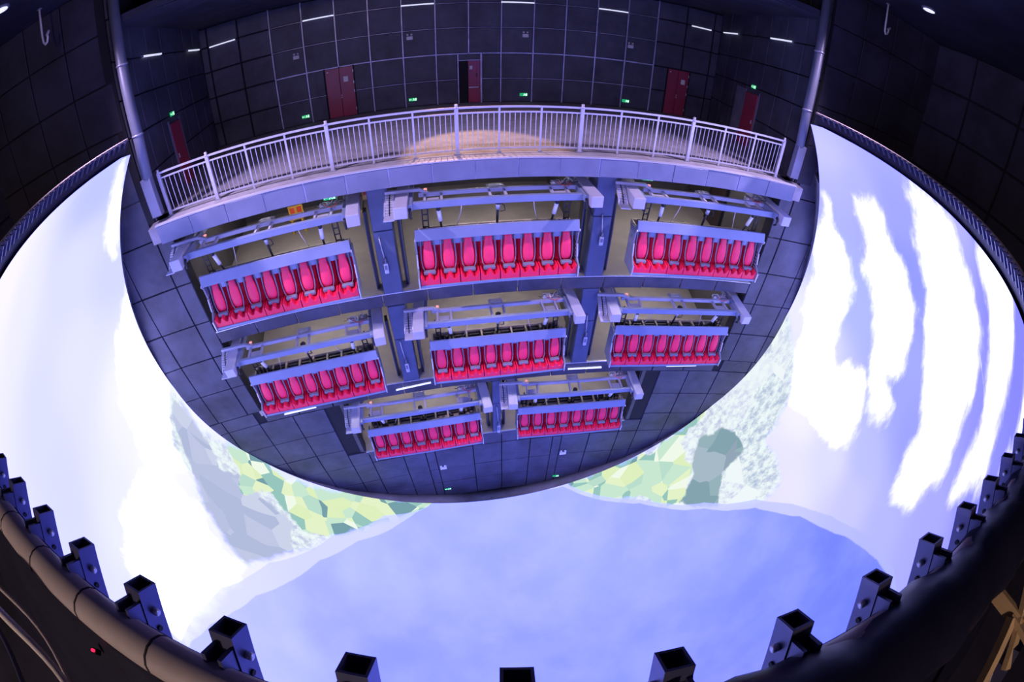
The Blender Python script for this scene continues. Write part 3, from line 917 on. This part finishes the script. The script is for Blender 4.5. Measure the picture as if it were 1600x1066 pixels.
# control gear with a tangle of wires by one arm
cg = MB().box((1.55, 0.95, 2.28), (1.8, 1.15, 2.42)).build('control_box', M_WHITE, mf, bevel=0.02)
MB().box((1.85, 0.9, 2.26), (2.15, 1.2, 2.36)).build('valve_plate', M_GREY, cg)
for k in range(9):
    r2 = random.Random(k)
    p = Vector((1.4 + 0.09 * k, 0.95 + 0.05 * r2.random(), 2.40))
    pts = [p]
    for j in range(4):
        p = p + Vector((r2.uniform(-0.1, 0.16), r2.uniform(-0.12, 0.14), r2.uniform(-0.05, 0.09)))
        pts.append(p)
    MB().tube(pts, 0.011, 5).build('wire', (M_BLACK, M_CABLE, M_STEEL, M_ORANGE)[k % 4], cg, smooth=True)
# cable chain beside the other arm: bent plate with open links
ch = MB().box((-2.92, -0.12, 2.06), (-2.64, 0.20, 2.09)).build('cable_chain', M_LAV, mf)
MB().box((-2.92, 0.75, 2.43), (-2.0, 0.86, 2.52)).build('guide_bar', M_LAV, ch, bevel=0.01, seg=1)
MB().bar((-2.03, 0.805, 2.475), (-1.8, 0.85, 2.34), 0.1, 0.08).build('guide_bar', M_LAV, ch)
for k in range(10):
    t = k / 9.0
    y = 0.2 + 0.60 * t
    z = 2.10 + 0.30 * math.sin(t * math.pi / 2)
    MB().box((-2.9, y - 0.03, z - 0.03), (-2.67, y + 0.02, z + 0.03)).build('chain_link', M_STEEL, ch)
    MB().box((-2.8, y - 0.035, z - 0.02), (-2.77, y + 0.025, z + 0.04)).build('chain_link', M_BLACK, ch)
for x in (-2.915, -2.665):
    MB().tube([(x, 0.15 + 0.69 * i / 8, 2.09 + 0.31 * math.sin(i / 8 * math.pi / 2)) for i in range(9)], 0.018, 6).build('chain_side', M_STEEL, ch, smooth=True)
MB().box((-1.90, 0.90, 2.40), (-1.82, 0.97, 2.44)).build('indicator', M_PINKLED, mf)

NAMES = ['red eight-seat gondola, top tier bay with the yellow stand behind it',
         'red eight-seat gondola, top tier bay between the two blue columns',
         'red eight-seat gondola, top tier end bay with the brown doorway',
         'red eight-seat gondola, middle tier, below the bay with the yellow stand',
         'red eight-seat gondola, middle tier bay between the two blue columns',
         'red eight-seat gondola, middle tier end bay below the brown doorway',
         'red eight-seat gondola, bottom tier, on the yellow stand side of the slim column',
         'red eight-seat gondola, bottom tier, on the brown doorway side of the slim column']
tree = tree_of()
for i, (row, a, z) in enumerate(UNITS):
    g = gon if i == 0 else copy_tree(gon, tree)
    h = mf if i == 0 else copy_tree(mf, tree)
    for o in (g, h):
        x, y, _ = CY(a, 0, 0)
        o.location = (x, y, z)
        o.rotation_euler = (0, 0, -a / RC)
    tag(g, NAMES[i], 'ride seats', 'eight-seat gondolas of the flying theatre')
    tag(h, NAMES[i].replace('red eight-seat gondola', 'blue grey motion frame').replace(' with the yellow stand behind it', ' with the yellow stand'), 'motion frame', 'motion frames above the gondolas')

# things inside the bays -------------------------------------------------------
def in_unit(i, l):
    row, a, z = UNITS[i]
    ph = a / RC
    r = RC + l[1]
    return Vector((r * math.sin(ph) + l[0] * math.cos(ph), r * math.cos(ph) - RC - l[0] * math.sin(ph), z + l[2]))
BAYS = ['top bay with the yellow stand', 'top bay between two columns', 'top bay with the brown doorway',
        'middle bay below the yellow stand', 'middle tier bay between two columns', 'middle bay below the brown doorway',
        'bottom bay, yellow stand side', 'bottom bay, brown doorway side']
lampm = MB().box((-1.6, -0.12, -0.05), (1.6, 0.12, 0.03)).mesh('lamp_body', M_WHITE)
lampt = MB().box((-1.55, -0.09, -0.075), (1.55, 0.09, -0.05)).mesh('lamp_tube', M_CABIN)
for i, (row, a, z) in enumerate(UNITS):
    top = {'T': 3.40, 'M': FLOOR_T - 0.30, 'B': FLOOR_M - 0.30}[row]
    for dep in (3.8,):
        e = empty('bay_lamp', in_unit(i, (0, dep, top - 0.035 - z)), -a / RC)
        link('lamp_body', lampm, e)
        link('lamp_tube', lampt, e)
        tag(e, 'warm white tube lamp inside the ' + BAYS[i], 'lamp', 'tube lamps inside the gondola bays')
# black guide rails just inside both jambs of each bay
grm = MB().box((-0.05, -0.16, 0), (0.05, 0.16, 2.62)).mesh('rail_body', M_BLACK)
gre = MB().box((-0.012, -0.185, 0.02), (0.012, -0.16, 2.6)).mesh('rail_edge', M_COLUMN)
for i, (row, a, z) in enumerate(UNITS):
    for s in {0: (1,), 1: (-1, 1), 2: (-1,), 3: (1,), 4: (-1, 1), 5: (-1,), 6: (1,), 7: (-1,)}[i]:
        for k, (dx, dy) in enumerate(((2.70, 1.42),)):
            e = empty('guide_rail', in_unit(i, (s * dx, dy, -0.767)), -a / RC)
            link('rail_body', grm, e)
            r1 = link('rail_edge', gre, e)
            r1.location = (-s * 0.04, 0, 0)
            tag(e, 'black guide rail in the ' + BAYS[i] + (', nearer the yellow stand' if s < 0 else ', nearer the brown doorway') * (i in (1, 4)), 'guide rail', 'black guide rails of the gondola bays')
# yellow stand and its red topped boxes
yb = empty('yellow_stand', in_unit(0, (-0.45, 6.9, -0.765)), 0.25)
for sx in (-1, 1):
    for sy in (-1, 1):
        MB().bar((sx * 0.28, sy * 0.2, 0), (sx * 0.22, sy * 0.15, 0.62), 0.07, 0.07).build('leg', M_YEL, yb)
MB().box((-0.32, -0.22, 0.62), (0.32, 0.22, 0.70)).build('top', M_YEL, yb, bevel=0.02)
MB().bar((-0.26, -0.18, 0.3), (0.26, -0.18, 0.3), 0.04, 0.05).build('brace', M_YEL, yb)
MB().box((-0.32, 0.16, 0.70), (0.32, 0.22, 1.12)).build('backboard', M_YEL, yb, bevel=0.01)
for sx in (-1, 1):
    MB().box((sx * 0.15 - 0.1, 0.14, 0.80), (sx * 0.15 + 0.1, 0.162, 1.04)).build('red_panel', M_ORANGE, yb)
tag(yb, 'yellow four-legged stand with two red panels on the top tier floor', 'stand')
ys = empty('warning_box', in_unit(0, (2.79, 1.7, 1.7)), 6.119 / RC)
MB().box((-0.1, -0.05, 0.35), (0.105, 0.05, 0.66)).build('box', M_YEL, ys, bevel=0.01)
MB().box((-0.055, -0.06, 0.50), (0.055, -0.048, 0.62)).build('red_panel', M_ORANGE, ys)
MB().bar((-0.15, 0, -0.02), (-0.07, 0, 0.37), 0.03, 0.03).build('bracket', M_BLACK, ys)
MB().tube([(-0.15, 0, 0.02), (-0.15, 0, -0.05), (-0.15, 0, -0.2)], [0.05, 0.065, 0.055], 10).build('beacon', M_YEL, ys, smooth=True)
tag(ys, 'yellow and red warning box with a beacon on the bay jamb', 'warning box')
dw = empty('door_6', CY(8.93, 5.6, FLOOR_T), -8.93 / RC)
MB().box((-0.05, -0.75, 0), (0.02, 0.75, 2.1)).build('leaf', mat('dark brown door', (0.045, 0.03, 0.03), 0.5, 0, 0.2, 2), dw, bevel=0.01)
for sy in (-1, 1):
    MB().box((-0.08, sy * 0.79 - 0.04, 0), (0.02, sy * 0.79 + 0.04, 2.18)).build('frame', M_BLACK, dw)
tag(dw, 'dark brown doorway in the end wall of the top tier', 'door', None, 'structure')
# lever rods on the columns
for a, z0, z1, lb in ((-3.12, 1.75, 0.62, 'top tier column nearest the yellow stand'), (3.1, 2.0, 1.02, 'top tier column nearest the brown doorway'),
                  (-3.1, -2.1, -3.5, 'middle tier column nearest the yellow stand'), (3.12, -1.75, -3.1, 'middle tier column nearest the brown doorway'), (0.06, -6.25, -8.0, 'slim column of the bottom tier')):
    e = empty('lever_rod', CY(a, 0.93, z1), -a / RC)
    L = z0 - z1
    MB().tube([(-0.07, 0.0, L), (-0.02, -0.03, L * 0.45)], 0.018, 8).build('rod', M_STEEL, e, smooth=True)
    MB().box((-0.07, -0.07, 0.0), (0.06, 0.03, L * 0.30)).build('switch_box', M_STEEL, e, bevel=0.02)
    MB().box((-0.05, -0.075, L * 0.12), (0.03, -0.069, L * 0.25)).build('clip', M_GREY, e)
    MB().tube([(0.0, -0.04, L * 0.30), (0.0, -0.04, L * 0.45)], 0.035, 8).build('joint', M_GREY, e, smooth=True)
    MB().box((-0.09, -0.01, L), (-0.05, 0.06, L + 0.04)).build('pivot', M_GREY, e)
    tag(e, 'steel lever rod with a switch box on the ' + lb, 'lever')

# ------------------------------------------------------------------ balcony railing
RD = 1.12
rail = empty('balcony_railing', CY(0, RD, BALC))
rail_o = Vector(rail.location)
def rp_(o):
    o.matrix_parent_inverse = Matrix.Translation(-rail_o)
    return o
MAIN = [-8.73, -7.27, -4.09, -0.94, 2.21, 5.37, 8.50]
postm = MB().box((-0.05, -0.05, 0), (0.05, 0.05, 1.24)).mesh('post', M_RAIL)
capm = MB().tube([(0, 0, 1.24), (0, 0, 1.27), (0, 0, 1.30), (0, 0, 1.34), (0, 0, 1.355)], [0.06, 0.06, 0.035, 0.05, 0.02], 10).mesh('cap', M_RAIL, True)
footm = MB().box((-0.09, -0.09, 0), (0.09, 0.09, 0.025)).mesh('foot_plate', M_GREY)
interm = MB().box((-0.024, -0.024, 0.0), (0.024, 0.024, 1.26)).mesh('intermediate_post', M_RAIL)
balm = MB().tube([(0, 0, 0.12), (0, 0, 1.10)], 0.0115, 6).mesh('baluster', M_RAIL)
def on_rail(name, me, a, parent=rail, bevel=0):
    o = link(name, me, parent, bevel)
    o.location = Vector(CY(a, RD, BALC)) - rail_o
    o.rotation_euler = (0, 0, -a / RC)
    return o
for a in MAIN:
    p = on_rail('post', postm, a, bevel=0.01)
    link('cap', capm, p)
    link('foot_plate', footm, p)
for a0, a1 in zip(MAIN[:-1], MAIN[1:]):
    nb = 3 if a1 - a0 > 2 else 1
    for i in range(nb):
        b0 = a0 + (a1 - a0) * i / nb
        b1 = a0 + (a1 - a0) * (i + 1) / nb
        if i:
            ip = on_rail('intermediate_post', interm, b0)
            link('foot_plate', footm, ip).scale = (0.6, 0.6, 0.8)
        k = 10 if nb == 1 else 8
        for j in range(1, k):
            on_rail('baluster', balm, b0 + (b1 - b0) * j / k)
    for nm, z, hh, ww in (('top_rail', 1.245, 0.025, 0.03), ('middle_rail', 1.10, 0.02, 0.022), ('bottom_rail', 0.12, 0.02, 0.022)):
        rp_(MB().cbox((a0 + 0.03, RD - ww, BALC + z - hh), (a1 - 0.03, RD + ww, BALC + z + hh), 4).build(nm, M_RAIL, rail))
tag(rail, 'long curved galvanised railing with thin balusters along the balcony edge', 'railing')

# ------------------------------------------------------------------ doors
def plate(parent, name, a0, a1, z0, z1, d0, d1, mt, bevel=0.006):
    o = MB().cbox((a0, d0, z0), (a1, d1, z1)).build(name, mt, parent, bevel=bevel, seg=1)
    if parent is not None:
        o.matrix_parent_inverse = parent.matrix_world.inverted() if parent.type != 'EMPTY' else Matrix.Translation(-Vector(parent.location))
    return o
def double_door(nm, a0, a1, m0, m1, label):
    e = empty(nm, CY((a0 + a1) / 2, 9.3, BALC))
    am = (a0 + a1) / 2
    plate(e, 'frame', a0 - 0.04, a0, BALC, 6.12, 9.25, 9.36, M_GAP)
    plate(e, 'frame', a1, a1 + 0.04, BALC, 6.12, 9.25, 9.36, M_GAP)
    l0 = plate(e, 'leaf', a0, am - 0.008, BALC + 0.02, 6.08, 9.26, 9.33, m0)
    l1 = plate(e, 'leaf', am + 0.008, a1, BALC + 0.02, 6.08, 9.26, 9.33, m1)
    plate(e, 'notice', am + 0.13, am + 0.29, 5.42, 5.66, 9.245, 9.26, M_SIGNP, 0)
    plate(e, 'notice', a0 + 0.06, a0 + 0.11, 5.93, 5.97, 9.245, 9.26, M_SIGNP, 0)
    for z in (4.82, 4.72):
        plate(e, 'handle', am - 0.01, am + 0.03, z, z + 0.05, 9.22, 9.26, M_STEEL)
    for z in (4.1, 4.9, 5.3, 5.8):
        plate(e, 'hinge', a1 - 0.02, a1 + 0.005, z, z + 0.12, 9.24, 9.26, M_STEEL, 0)
    tag(e, label, 'door', None, 'structure')
double_door('door_1', -4.95, -3.98, M_DOORR, M_DOORR, 'double door with a white notice between two green exit signs')
double_door('door_3', 7.26, 8.10, M_DOORR, M_DOORR, 'dark red corner double door with a white notice and steel hinges')
e = empty('door_2', CY(0, 9.3, BALC))
plate(e, 'frame', -0.42, -0.37, BALC, 6.12, 9.24, 9.36, M_STRIP)
plate(e, 'frame', 0.37, 0.44, BALC, 6.12, 9.24, 9.36, M_STRIP)
plate(e, 'frame', -0.37, 0.37, 5.80, 5.84, 9.24, 9.36, M_STRIP)
plate(e, 'header_panel', -0.37, 0.37, 5.84, 6.10, 9.29, 9.36, M_PANEL)
lf = plate(e, 'leaf', -0.05, 0.36, BALC + 0.02, 5.79, 9.26, 9.33, M_DOORR)
plate(e, 'doorway', -0.37, -0.05, BALC, 5.80, 9.34, 9.36, M_GAP)
plate(e, 'push_bar', -0.03, 0.30, 4.55, 4.60, 9.22, 9.26, M_STEEL)
plate(e, 'notice', 0.0, 0.10, 5.40, 5.56, 9.245, 9.26, M_SIGNP, 0)
plate(e, 'handle', 0.22, 0.26, 5.05, 5.22, 9.235, 9.26, M_BLACK, 0)
tag(e, 'half open door with a push bar beside a black doorway', 'door', None, 'structure')
def side_door(nm, s, d0, d1, label, round_top):
    e = empty(nm, CY(s * 9.16, (d0 + d1) / 2, BALC))
    b0, b1 = sorted((s * 9.115, s * 9.17))
    f0, f1 = sorted((s * 9.13, s * 9.17))
    def add(name, dd0, dd1, z0, z1, mt, p0=b0, p1=b1, bev=0.01):
        o = MB().cbox((p0, dd0, z0), (p1, dd1, z1)).build(name, mt, e, bevel=bev, seg=2)
        o.matrix_parent_inverse = Matrix.Translation(-Vector(e.location))
        return o
    add('leaf', d0, d1, BALC, 6.05, M_DOORR, bev=0.02 if not round_top else 0.12)
    add('frame', d1, d1 + 0.9 if round_top else d1 + 0.15, BALC, 6.15, M_EDGE, f0, f1)
    add('frame', d0 - 0.08, d0, BALC, 6.15, M_EDGE, f0, f1)
    add('handle', d0 + 0.1, d0 + 0.16, 4.85, 5.0, M_STEEL, *sorted((s * 9.09, s * 9.12)))
    tag(e, label, 'door', None, 'structure')
side_door('door_4', -1, 3.9, 4.9, 'narrow dark red door in the panelled end wall', False)
side_door('door_5', 1, 4.6, 5.7, 'round-topped dark red door with a grey side panel', True)

# ------------------------------------------------------------------ signs, emergency lamps, tube lights
def exit_sign(a, d, z, label, arrow=1, w=0.17, rot=None, hang=0):
    e = empty('exit_sign', CY(a, d, z), (-a / RC) if rot is None else rot)
    MB().box((-w, -0.03, -0.07), (w, 0.0, 0.07)).build('body', M_GREEN, e, bevel=0.008, seg=1)
    s = arrow
    MB().box((-0.04 - s * 0.09, -0.034, -0.012), (0.04 - s * 0.09, -0.03, 0.012)).add([(-s * 0.13, -0.034, 0.04), (-s * 0.13, -0.034, -0.04), (-s * 0.165, -0.034, 0)], [(0, 1, 2)]).build('arrow', M_SIGNW, e)
    fig = MB().box((0.02, -0.034, 0.028), (0.05, -0.03, 0.055)).box((0.01, -0.034, -0.02), (0.05, -0.03, 0.025)).box((-0.01, -0.034, -0.055), (0.012, -0.03, -0.02)).box((0.05, -0.034, -0.05), (0.085, -0.03, -0.025)).box((0.05, -0.034, 0.0), (0.09, -0.03, 0.018))
    fig.build('running_figure', M_SIGNW, e)
    MB().box((0.10, -0.034, -0.055), (0.15, -0.03, 0.055)).build('doorway_symbol', M_SIGNW, e)
    if hang:
        for x in (-0.12, 0.12):
            MB().box((x - 0.01, -0.02, 0.06), (x + 0.01, -0.005, hang)).build('hanger', M_GREY, e)
    return tag(e, label, 'exit sign', 'green exit signs')
exit_sign(-5.82, 9.29, 4.2, 'green exit sign between the narrow red door and the nearest double door')
exit_sign(-2.0, 9.29, 4.2, 'green exit sign beside the half open door, on its black doorway side')
exit_sign(1.91, 9.29, 4.2, 'green exit sign beside the half open door, on its push bar side', -1)
exit_sign(5.73, 9.29, 4.2, 'green exit sign on the panelled wall before the corner double door', -1)
exit_sign(-9.16, 4.4, 6.33, 'green exit sign above the narrow red end door', 1, 0.17, R_(100))
exit_sign(9.16, 5.15, 6.33, 'green exit sign above the round-topped red door', 1, 0.17, R_(-100))
exit_sign(-2.62, 0.995, -12.75, 'green exit sign low on the padded wall, on the yellow stand side')
exit_sign(3.05, 0.995, -12.85, 'green exit sign low on the padded wall, on the brown doorway side', -1)
exit_sign(-1.1, 1.04, 3.26, 'green exit sign under the balcony over the middle gondola bay', hang=0.145)
exit_sign(4.25, 1.04, 3.22, 'green exit sign under the balcony over the bay with the brown doorway', hang=0.185)
exit_sign(-4.3, 1.04, 3.18, 'green exit sign under the balcony over the bay with the yellow stand', hang=0.225)
def emergency(a, d, z, label, sc=1.0):
    e = empty('emergency_light', CY(a, d, z), -a / RC)
    e.scale = (sc, sc, sc)
    MB().box((-0.13, -0.06, -0.10), (0.13, 0.0, 0.06)).build('body', M_WHITE, e, bevel=0.015)
    for s in (-1, 1):
        MB().tube([(s * 0.08, 0.0, 0.13), (s * 0.085, -0.06, 0.135)], [0.05, 0.045], 10).build('lamp_head', M_WHITE, e, smooth=True)
        MB().tube([(s * 0.06, -0.03, 0.05), (s * 0.07, -0.03, 0.10)], 0.012, 6).build('bracket', M_GREY, e)
    tag(e, label, 'emergency light', 'twin-headed emergency lights')
emergency(-5.87, 9.29, 6.93, 'white twin-head emergency light between the narrow red door and the nearest double door')
emergency(-2.0, 9.29, 7.0, 'white twin-head emergency light beside the half open door, black doorway side')
emergency(1.92, 9.29, 6.95, 'white twin-head emergency light beside the half open door, push bar side')
emergency(5.70, 9.29, 6.87, 'white twin-head emergency light before the corner double door')
emergency(-2.6, 0.995, -10.45, 'white twin-head emergency light low on the padded wall, yellow stand side', 1.2)
emergency(3.15, 0.995, -10.45, 'white twin-head emergency light low on the padded wall, brown doorway side', 1.25)
def tube_light(p, q, label, up=(0, 0, 1)):
    p, q = Vector(p), Vector(q)
    e = empty('tube_light', (p + q) / 2)
    d = (q - p) / 2
    MB().bar(-d, d, 0.06, 0.05).build('tube', M_TUBE, e)
    for s in (-1, 1):
        MB().bar(d * s, d * s * 1.03, 0.075, 0.065).build('end_cap', M_GREY, e)
    tag(e, label, 'tube light', 'slim tube lights on the walls')
for a0, a1, d, z, lb in ((-5.53, -4.47, 9.265, 8.45, 'above the double door between exit signs'), (-2.25, -1.16, 9.265, 8.45, 'beside the half open door, black doorway side'),
                       (1.07, 2.19, 9.265, 8.45, 'beside the half open door, push bar side'), (4.43, 5.5, 9.265, 8.45, 'before the corner double door'),
                       (-8.85, -7.9, 9.265, 8.4, 'in the corner by the narrow red door'), (7.95, 8.75, 9.265, 8.4, 'above the corner double door')):
    tube_light(CY(a0, d, z), CY(a1, d, z), 'white tube light high on the panelled wall ' + lb)
for s in (-1, 1):
    nm = 'narrow red door' if s < 0 else 'round-topped red door'
    tube_light(CY(s * 9.145, 2.9, 8.43), CY(s * 9.145, 4.45, 8.43), 'white tube light on the end wall with the ' + nm + ', towards the railing')
    tube_light(CY(s * 9.145, 7.3, 8.43), CY(s * 9.145, 8.9, 8.43), 'white tube light on the end wall with the ' + nm + ', in the far corner')
for a0, a1, z0, z1, lb in ((-8.08, -6.79, -4.5, -4.5, 'under the middle gondola, yellow stand side'), (-3.7, -2.4, -4.42, -4.3, 'below the middle column, yellow stand side'),
                   (2.67, 3.99, -4.38, -4.40, 'below the middle column, brown doorway side'), (6.69, 8.02, -4.42, -4.38, 'under the middle gondola, brown doorway side')):
    tube_light(CY(a0, 0.97, z0), CY(a1, 0.97, z1), 'white tube light on the slab edge ' + lb)

# ------------------------------------------------------------------ vertical ducts at the balcony ends
for s, nm in ((-1, 'narrow red door'), (1, 'round-topped red door')):
    e = empty('cable_duct', CY(s * 9.0, 0.88, 4.0), -s * 9.0 / RC)
    MB().box((-0.16, -0.12, 0.05), (0.16, 0.12, 1.15)).build('lower_casing', M_FASCIA, e, bevel=0.015)
    MB().tube([(-s * 0.05, 0, 1.15), (-s * 0.12, 0, 2.2), (-s * 0.12, 0, 6.62)], 0.15, 16).build('pipe', M_FASCIA, e, smooth=True)
    for z in (2.3, 4.2):
        MB().tube([(-s * 0.12, 0, z), (-s * 0.12, 0, z + 0.05)], 0.165, 16).build('collar', M_STRIP, e, smooth=True)
    tag(e, 'tall blue cable duct at the balcony end with the ' + nm, 'duct')
    # hook lamp and recessed lamp of the hall ceiling
    hk = empty('ceiling_hook', (s * 10.6, -1.2, CEIL))
    MB().tube([(0, 0, 0), (0, 0, -0.75), (0.02, 0, -0.92), (0.08, 0, -1.0), (0.16, 0, -0.97), (0.20, 0, -0.86), (0.19, 0, -0.78)], 0.03, 8).build('hook', M_WHITE, hk, smooth=True)
    MB().box((-0.05, -0.05, -0.03), (0.05, 0.05, 0)).build('plate', M_GREY, hk)
    MB().tube([(0.17, 0, -0.8), (0.28, 0, -0.72)], 0.035, 8).build('clasp', M_STEEL, hk)
    tag(hk, 'white steel hook hanging from the hall ceiling, ' + ('narrow red door side' if s < 0 else 'round-topped door side'), 'hook')
for (lx, ly, lz), nm in zip(HALL_LAMPS, ('narrow red door', 'round-topped red door')):
    e = empty('ceiling_spotlight', (lx, ly, CEIL))
    MB().tube([(0, 0, 0), (0, 0, -0.05)], 0.22, 20).build('ring', M_GREY, e, smooth=True)
    MB().tube([(0, 0, -0.05), (0, 0, -0.06)], 0.17, 20).build('lens', M_LAMP, e)
    tag(e, 'round recessed spotlight in the hall ceiling, on the side of the ' + nm, 'spotlight')

# ------------------------------------------------------------------ rim of the dome: ring pipe and box brackets
rim = empty('screen_rim', (CS.x, CS.y - 8.5, 6.1))
ro = Vector(rim.location)
def rimp(e_, az, off):                           # elevation, azimuth, distance outside the screen
    r = RS + off
    return Vector((CS.x + r * math.cos(e_) * math.sin(az), CS.y - r * math.cos(e_) * math.cos(az), CS.z + r * math.sin(e_)))
E0 = math.asin((6.165 - CS.z) / RS)
PO, EP = 0.115, E0 + 0.0188
AZ0, AZ1 = -R_(91), R_(91)
ring = [rimp(EP, AZ0 + (AZ1 - AZ0) * i / 240, PO) for i in range(241)]
def azi(x, y):
    return math.atan2(x - CS.x, -(y - CS.y))
MB().tube([p - ro for p in ring], 0.039, 14).build('ring_pipe', M_PIPE, rim, smooth=True)
STEP = 0.02661
k0 = -0.15466
bt = MB()
L0, L1, hw = 0.10, 0.294, 0.023
# an open square tube, local: x tangent, y outward normal, z up along the meridian
def sq(h, z):
    return [(-h, -h, z), (h, -h, z), (h, h, z), (-h, h, z)]
v = sq(hw, L0) + sq(hw, L1) + sq(hw - 0.005, L1) + sq(hw - 0.005, L1 - 0.16)
f = []
for i in range(4):
    j = (i + 1) % 4
    f += [(i, j, 4 + j, 4 + i), (4 + i, 4 + j, 8 + j, 8 + i), (8 + i, 8 + j, 12 + j, 12 + i)]
f += [(3, 2, 1, 0), (12, 13, 14, 15)]
bt.add(v, f)
ME_BR = bt.mesh('bracket', M_BRACKET)
ME_BOLT = MB().tube([(0, 0, 0), (0, 0, 0.012)], 0.0075, 8).mesh('bolt', M_STEEL, True)
ME_CLIP = MB().box((-0.020, hw, 0.16), (-0.012, hw + 0.035, 0.272)).box((0.012, hw, 0.16), (0.020, hw + 0.035, 0.272)).mesh('clamp_plate', M_BRACKET)
ME_HOLE = MB().tube([(0, 0, 0), (0, 0, 0.004)], 0.006, 8).mesh('hole', M_GAP)
nb = 0
for k in range(-62, 66):
    az = k0 + k * STEP
    if az < AZ0 + 0.02 or az > AZ1 - 0.02:
        continue
    p = rimp(E0, az, 0.045)
    nrm = Vector((math.cos(E0) * math.sin(az), -math.cos(E0) * math.cos(az), math.sin(E0)))
    tan = Vector((math.cos(az), math.sin(az), 0))
    mer = Vector((-math.sin(E0) * math.sin(az), math.sin(E0) * math.cos(az), math.cos(E0)))
    if tan.cross(nrm).dot(mer) < 0:
        tan = -tan
    o = link('bracket', ME_BR, rim)
    mm = Matrix((tan, nrm, mer)).transposed().to_4x4()
    mm.translation = p - ro
    o.matrix_basis = mm
    nb += 1
    link('clamp_plate', ME_CLIP, o)
    if abs(k) < 14:
        for z in (0.245, 0.165):
            for sx in (-1, 1):
                b = link('bolt', ME_BOLT, o)
                b.location = (sx * hw, 0.0, z)
                b.rotation_euler = (0, sx * math.pi / 2, 0)
        for sx in (-1, 1):
            b = link('hole', ME_HOLE, o)
            b.location = (sx * hw, 0.0, 0.205)
            b.rotation_euler = (0, sx * math.pi / 2, 0)
for k in range(-60, 61):                          # welded sleeves on the pipe
    az = k0 + (k + 0.42) * STEP
    if AZ0 + 0.02 < az < AZ1 - 0.02 and az < azi(-1.2, -9.5):
        p = rimp(EP, az, PO) - ro
        q = rimp(EP, az + 0.0006, PO) - ro
        MB().tube([p, q], 0.0402, 14).build('weld_ring', M_GAP, rim, smooth=True)
# black sheeting wrapped round part of the pipe
a_s, a_e = azi(-1.15, -9.5), azi(2.2, -9.4)
sl = [rimp(EP - 0.0035, a_s + (a_e - a_s) * i / 60, PO + 0.032) for i in range(61)]
MB().tube([p - ro for p in sl], [0.092 + 0.006 * math.sin(i * 0.9) + 0.004 * math.sin(i * 2.3) for i in range(61)], 16).build('pipe_wrap', M_SLEEVE, rim, smooth=True)
# dark sheet metal apron under the pipe, outside the screen
fv, ff = [], []
ELS = [(E0 + 0.020, 0.075), (E0 + 0.004, 0.05), (E0 - 0.02, 0.04), (E0 - 0.10, 0.04), (E0 - 0.10, 0.06), (E0 - 0.02, 0.06), (E0 + 0.004, 0.07), (E0 + 0.020, 0.095)]
for i in range(161):
    az = AZ0 + (AZ1 - AZ0) * i / 160
    fv += [rimp(e_, az, of_) - ro for e_, of_ in ELS]
for i in range(160):
    for j in range(8):
        ff.append((8 * i + j, 8 * i + 8 + j, 8 * i + 8 + (j + 1) % 8, 8 * i + (j + 1) % 8))
MB().add(fv, ff).build('apron', M_SLEEVE, rim, smooth=False)
tag(rim, 'curved rim of the dome screen, a ring pipe with a row of square tube brackets', 'screen rim')
# loose cables behind the pipe
for k, (off, rad, mt, ph, lb) in enumerate(((0.27, 0.010, M_CABLE, 0.3, 'pale cable slung along the outside of the rim pipe'), (0.22, 0.006, M_PIPE, 1.4, 'thin brownish cable slung close under the rim pipe'), (0.31, 0.007, M_BRACKET, 2.2, 'thin dark cable hanging lowest beside the rim pipe'))):
    pts = []
    for i in range(60):
        az = azi(-3.6, -8.7) + (azi(-1.75, -9.5) - azi(-3.6, -8.7)) * i / 59
        pts.append(rimp(EP - 0.006 - 0.004 * k + 0.003 * math.sin(i * 0.35 + ph), az, off + 0.02 * math.sin(i * 0.5 + ph * 2)))
    tag(MB().tube(pts, rad, 6).build('cable', mt, smooth=True), lb, 'cable')
# crossed tan struts of the outer truss
tr = empty('truss_strut', (-0.12, -12.3, 3.6))
to = Vector(tr.location)
def seg(name, p, q, wd, ht, mt):
    MB().bar(Vector(p) - to, Vector(q) - to, wd, ht).build(name, mt, tr)
seg('strut', (-0.084, -9.887, 6.231), (-0.102, -10.03, 6.285), 0.022, 0.05, M_TAN)
seg('strut', (0.0, -9.835, 6.398), (-0.16, -10.13, 6.22), 0.035, 0.02, M_TAN)
seg('strut', (-0.096, -9.985, 6.27), (-0.155, -10.25, 6.36), 0.04, 0.02, M_TAN)
seg('strut', (-0.11, -9.99, 6.27), (-0.24, -10.13, 6.15), 0.03, 0.03, M_TAN)
seg('rod', (-0.12, -10.06, 6.20), (-0.25, -10.2, 6.14), 0.008, 0.008, M_STEEL)
seg('strut', (-0.12, -10.08, 6.26), (-0.12, -12.3, 3.6), 0.05, 0.05, M_BRACKET)
tag(tr, 'crossed tan steel struts of the outer truss beside the rim pipe', 'truss')
for k, (p, side) in enumerate((((-2.349, -9.503, 6.231), 'bare pipe'), ((-0.194, -9.776, 6.306), 'black wrapped pipe'))):
    e = empty('indicator_light', p)
    e.scale = (0.6, 0.6, 0.6)
    MB().tube([(0, 0, 0), (0, 0, 0.012)], 0.007, 8).build('lens', M_REDLED, e)
    MB().box((-0.012, -0.012, -0.03), (0.012, 0.012, 0)).build('housing', M_BLACK, e)
    tag(e, 'small red indicator light outside the ' + side + ' of the rim', 'indicator')
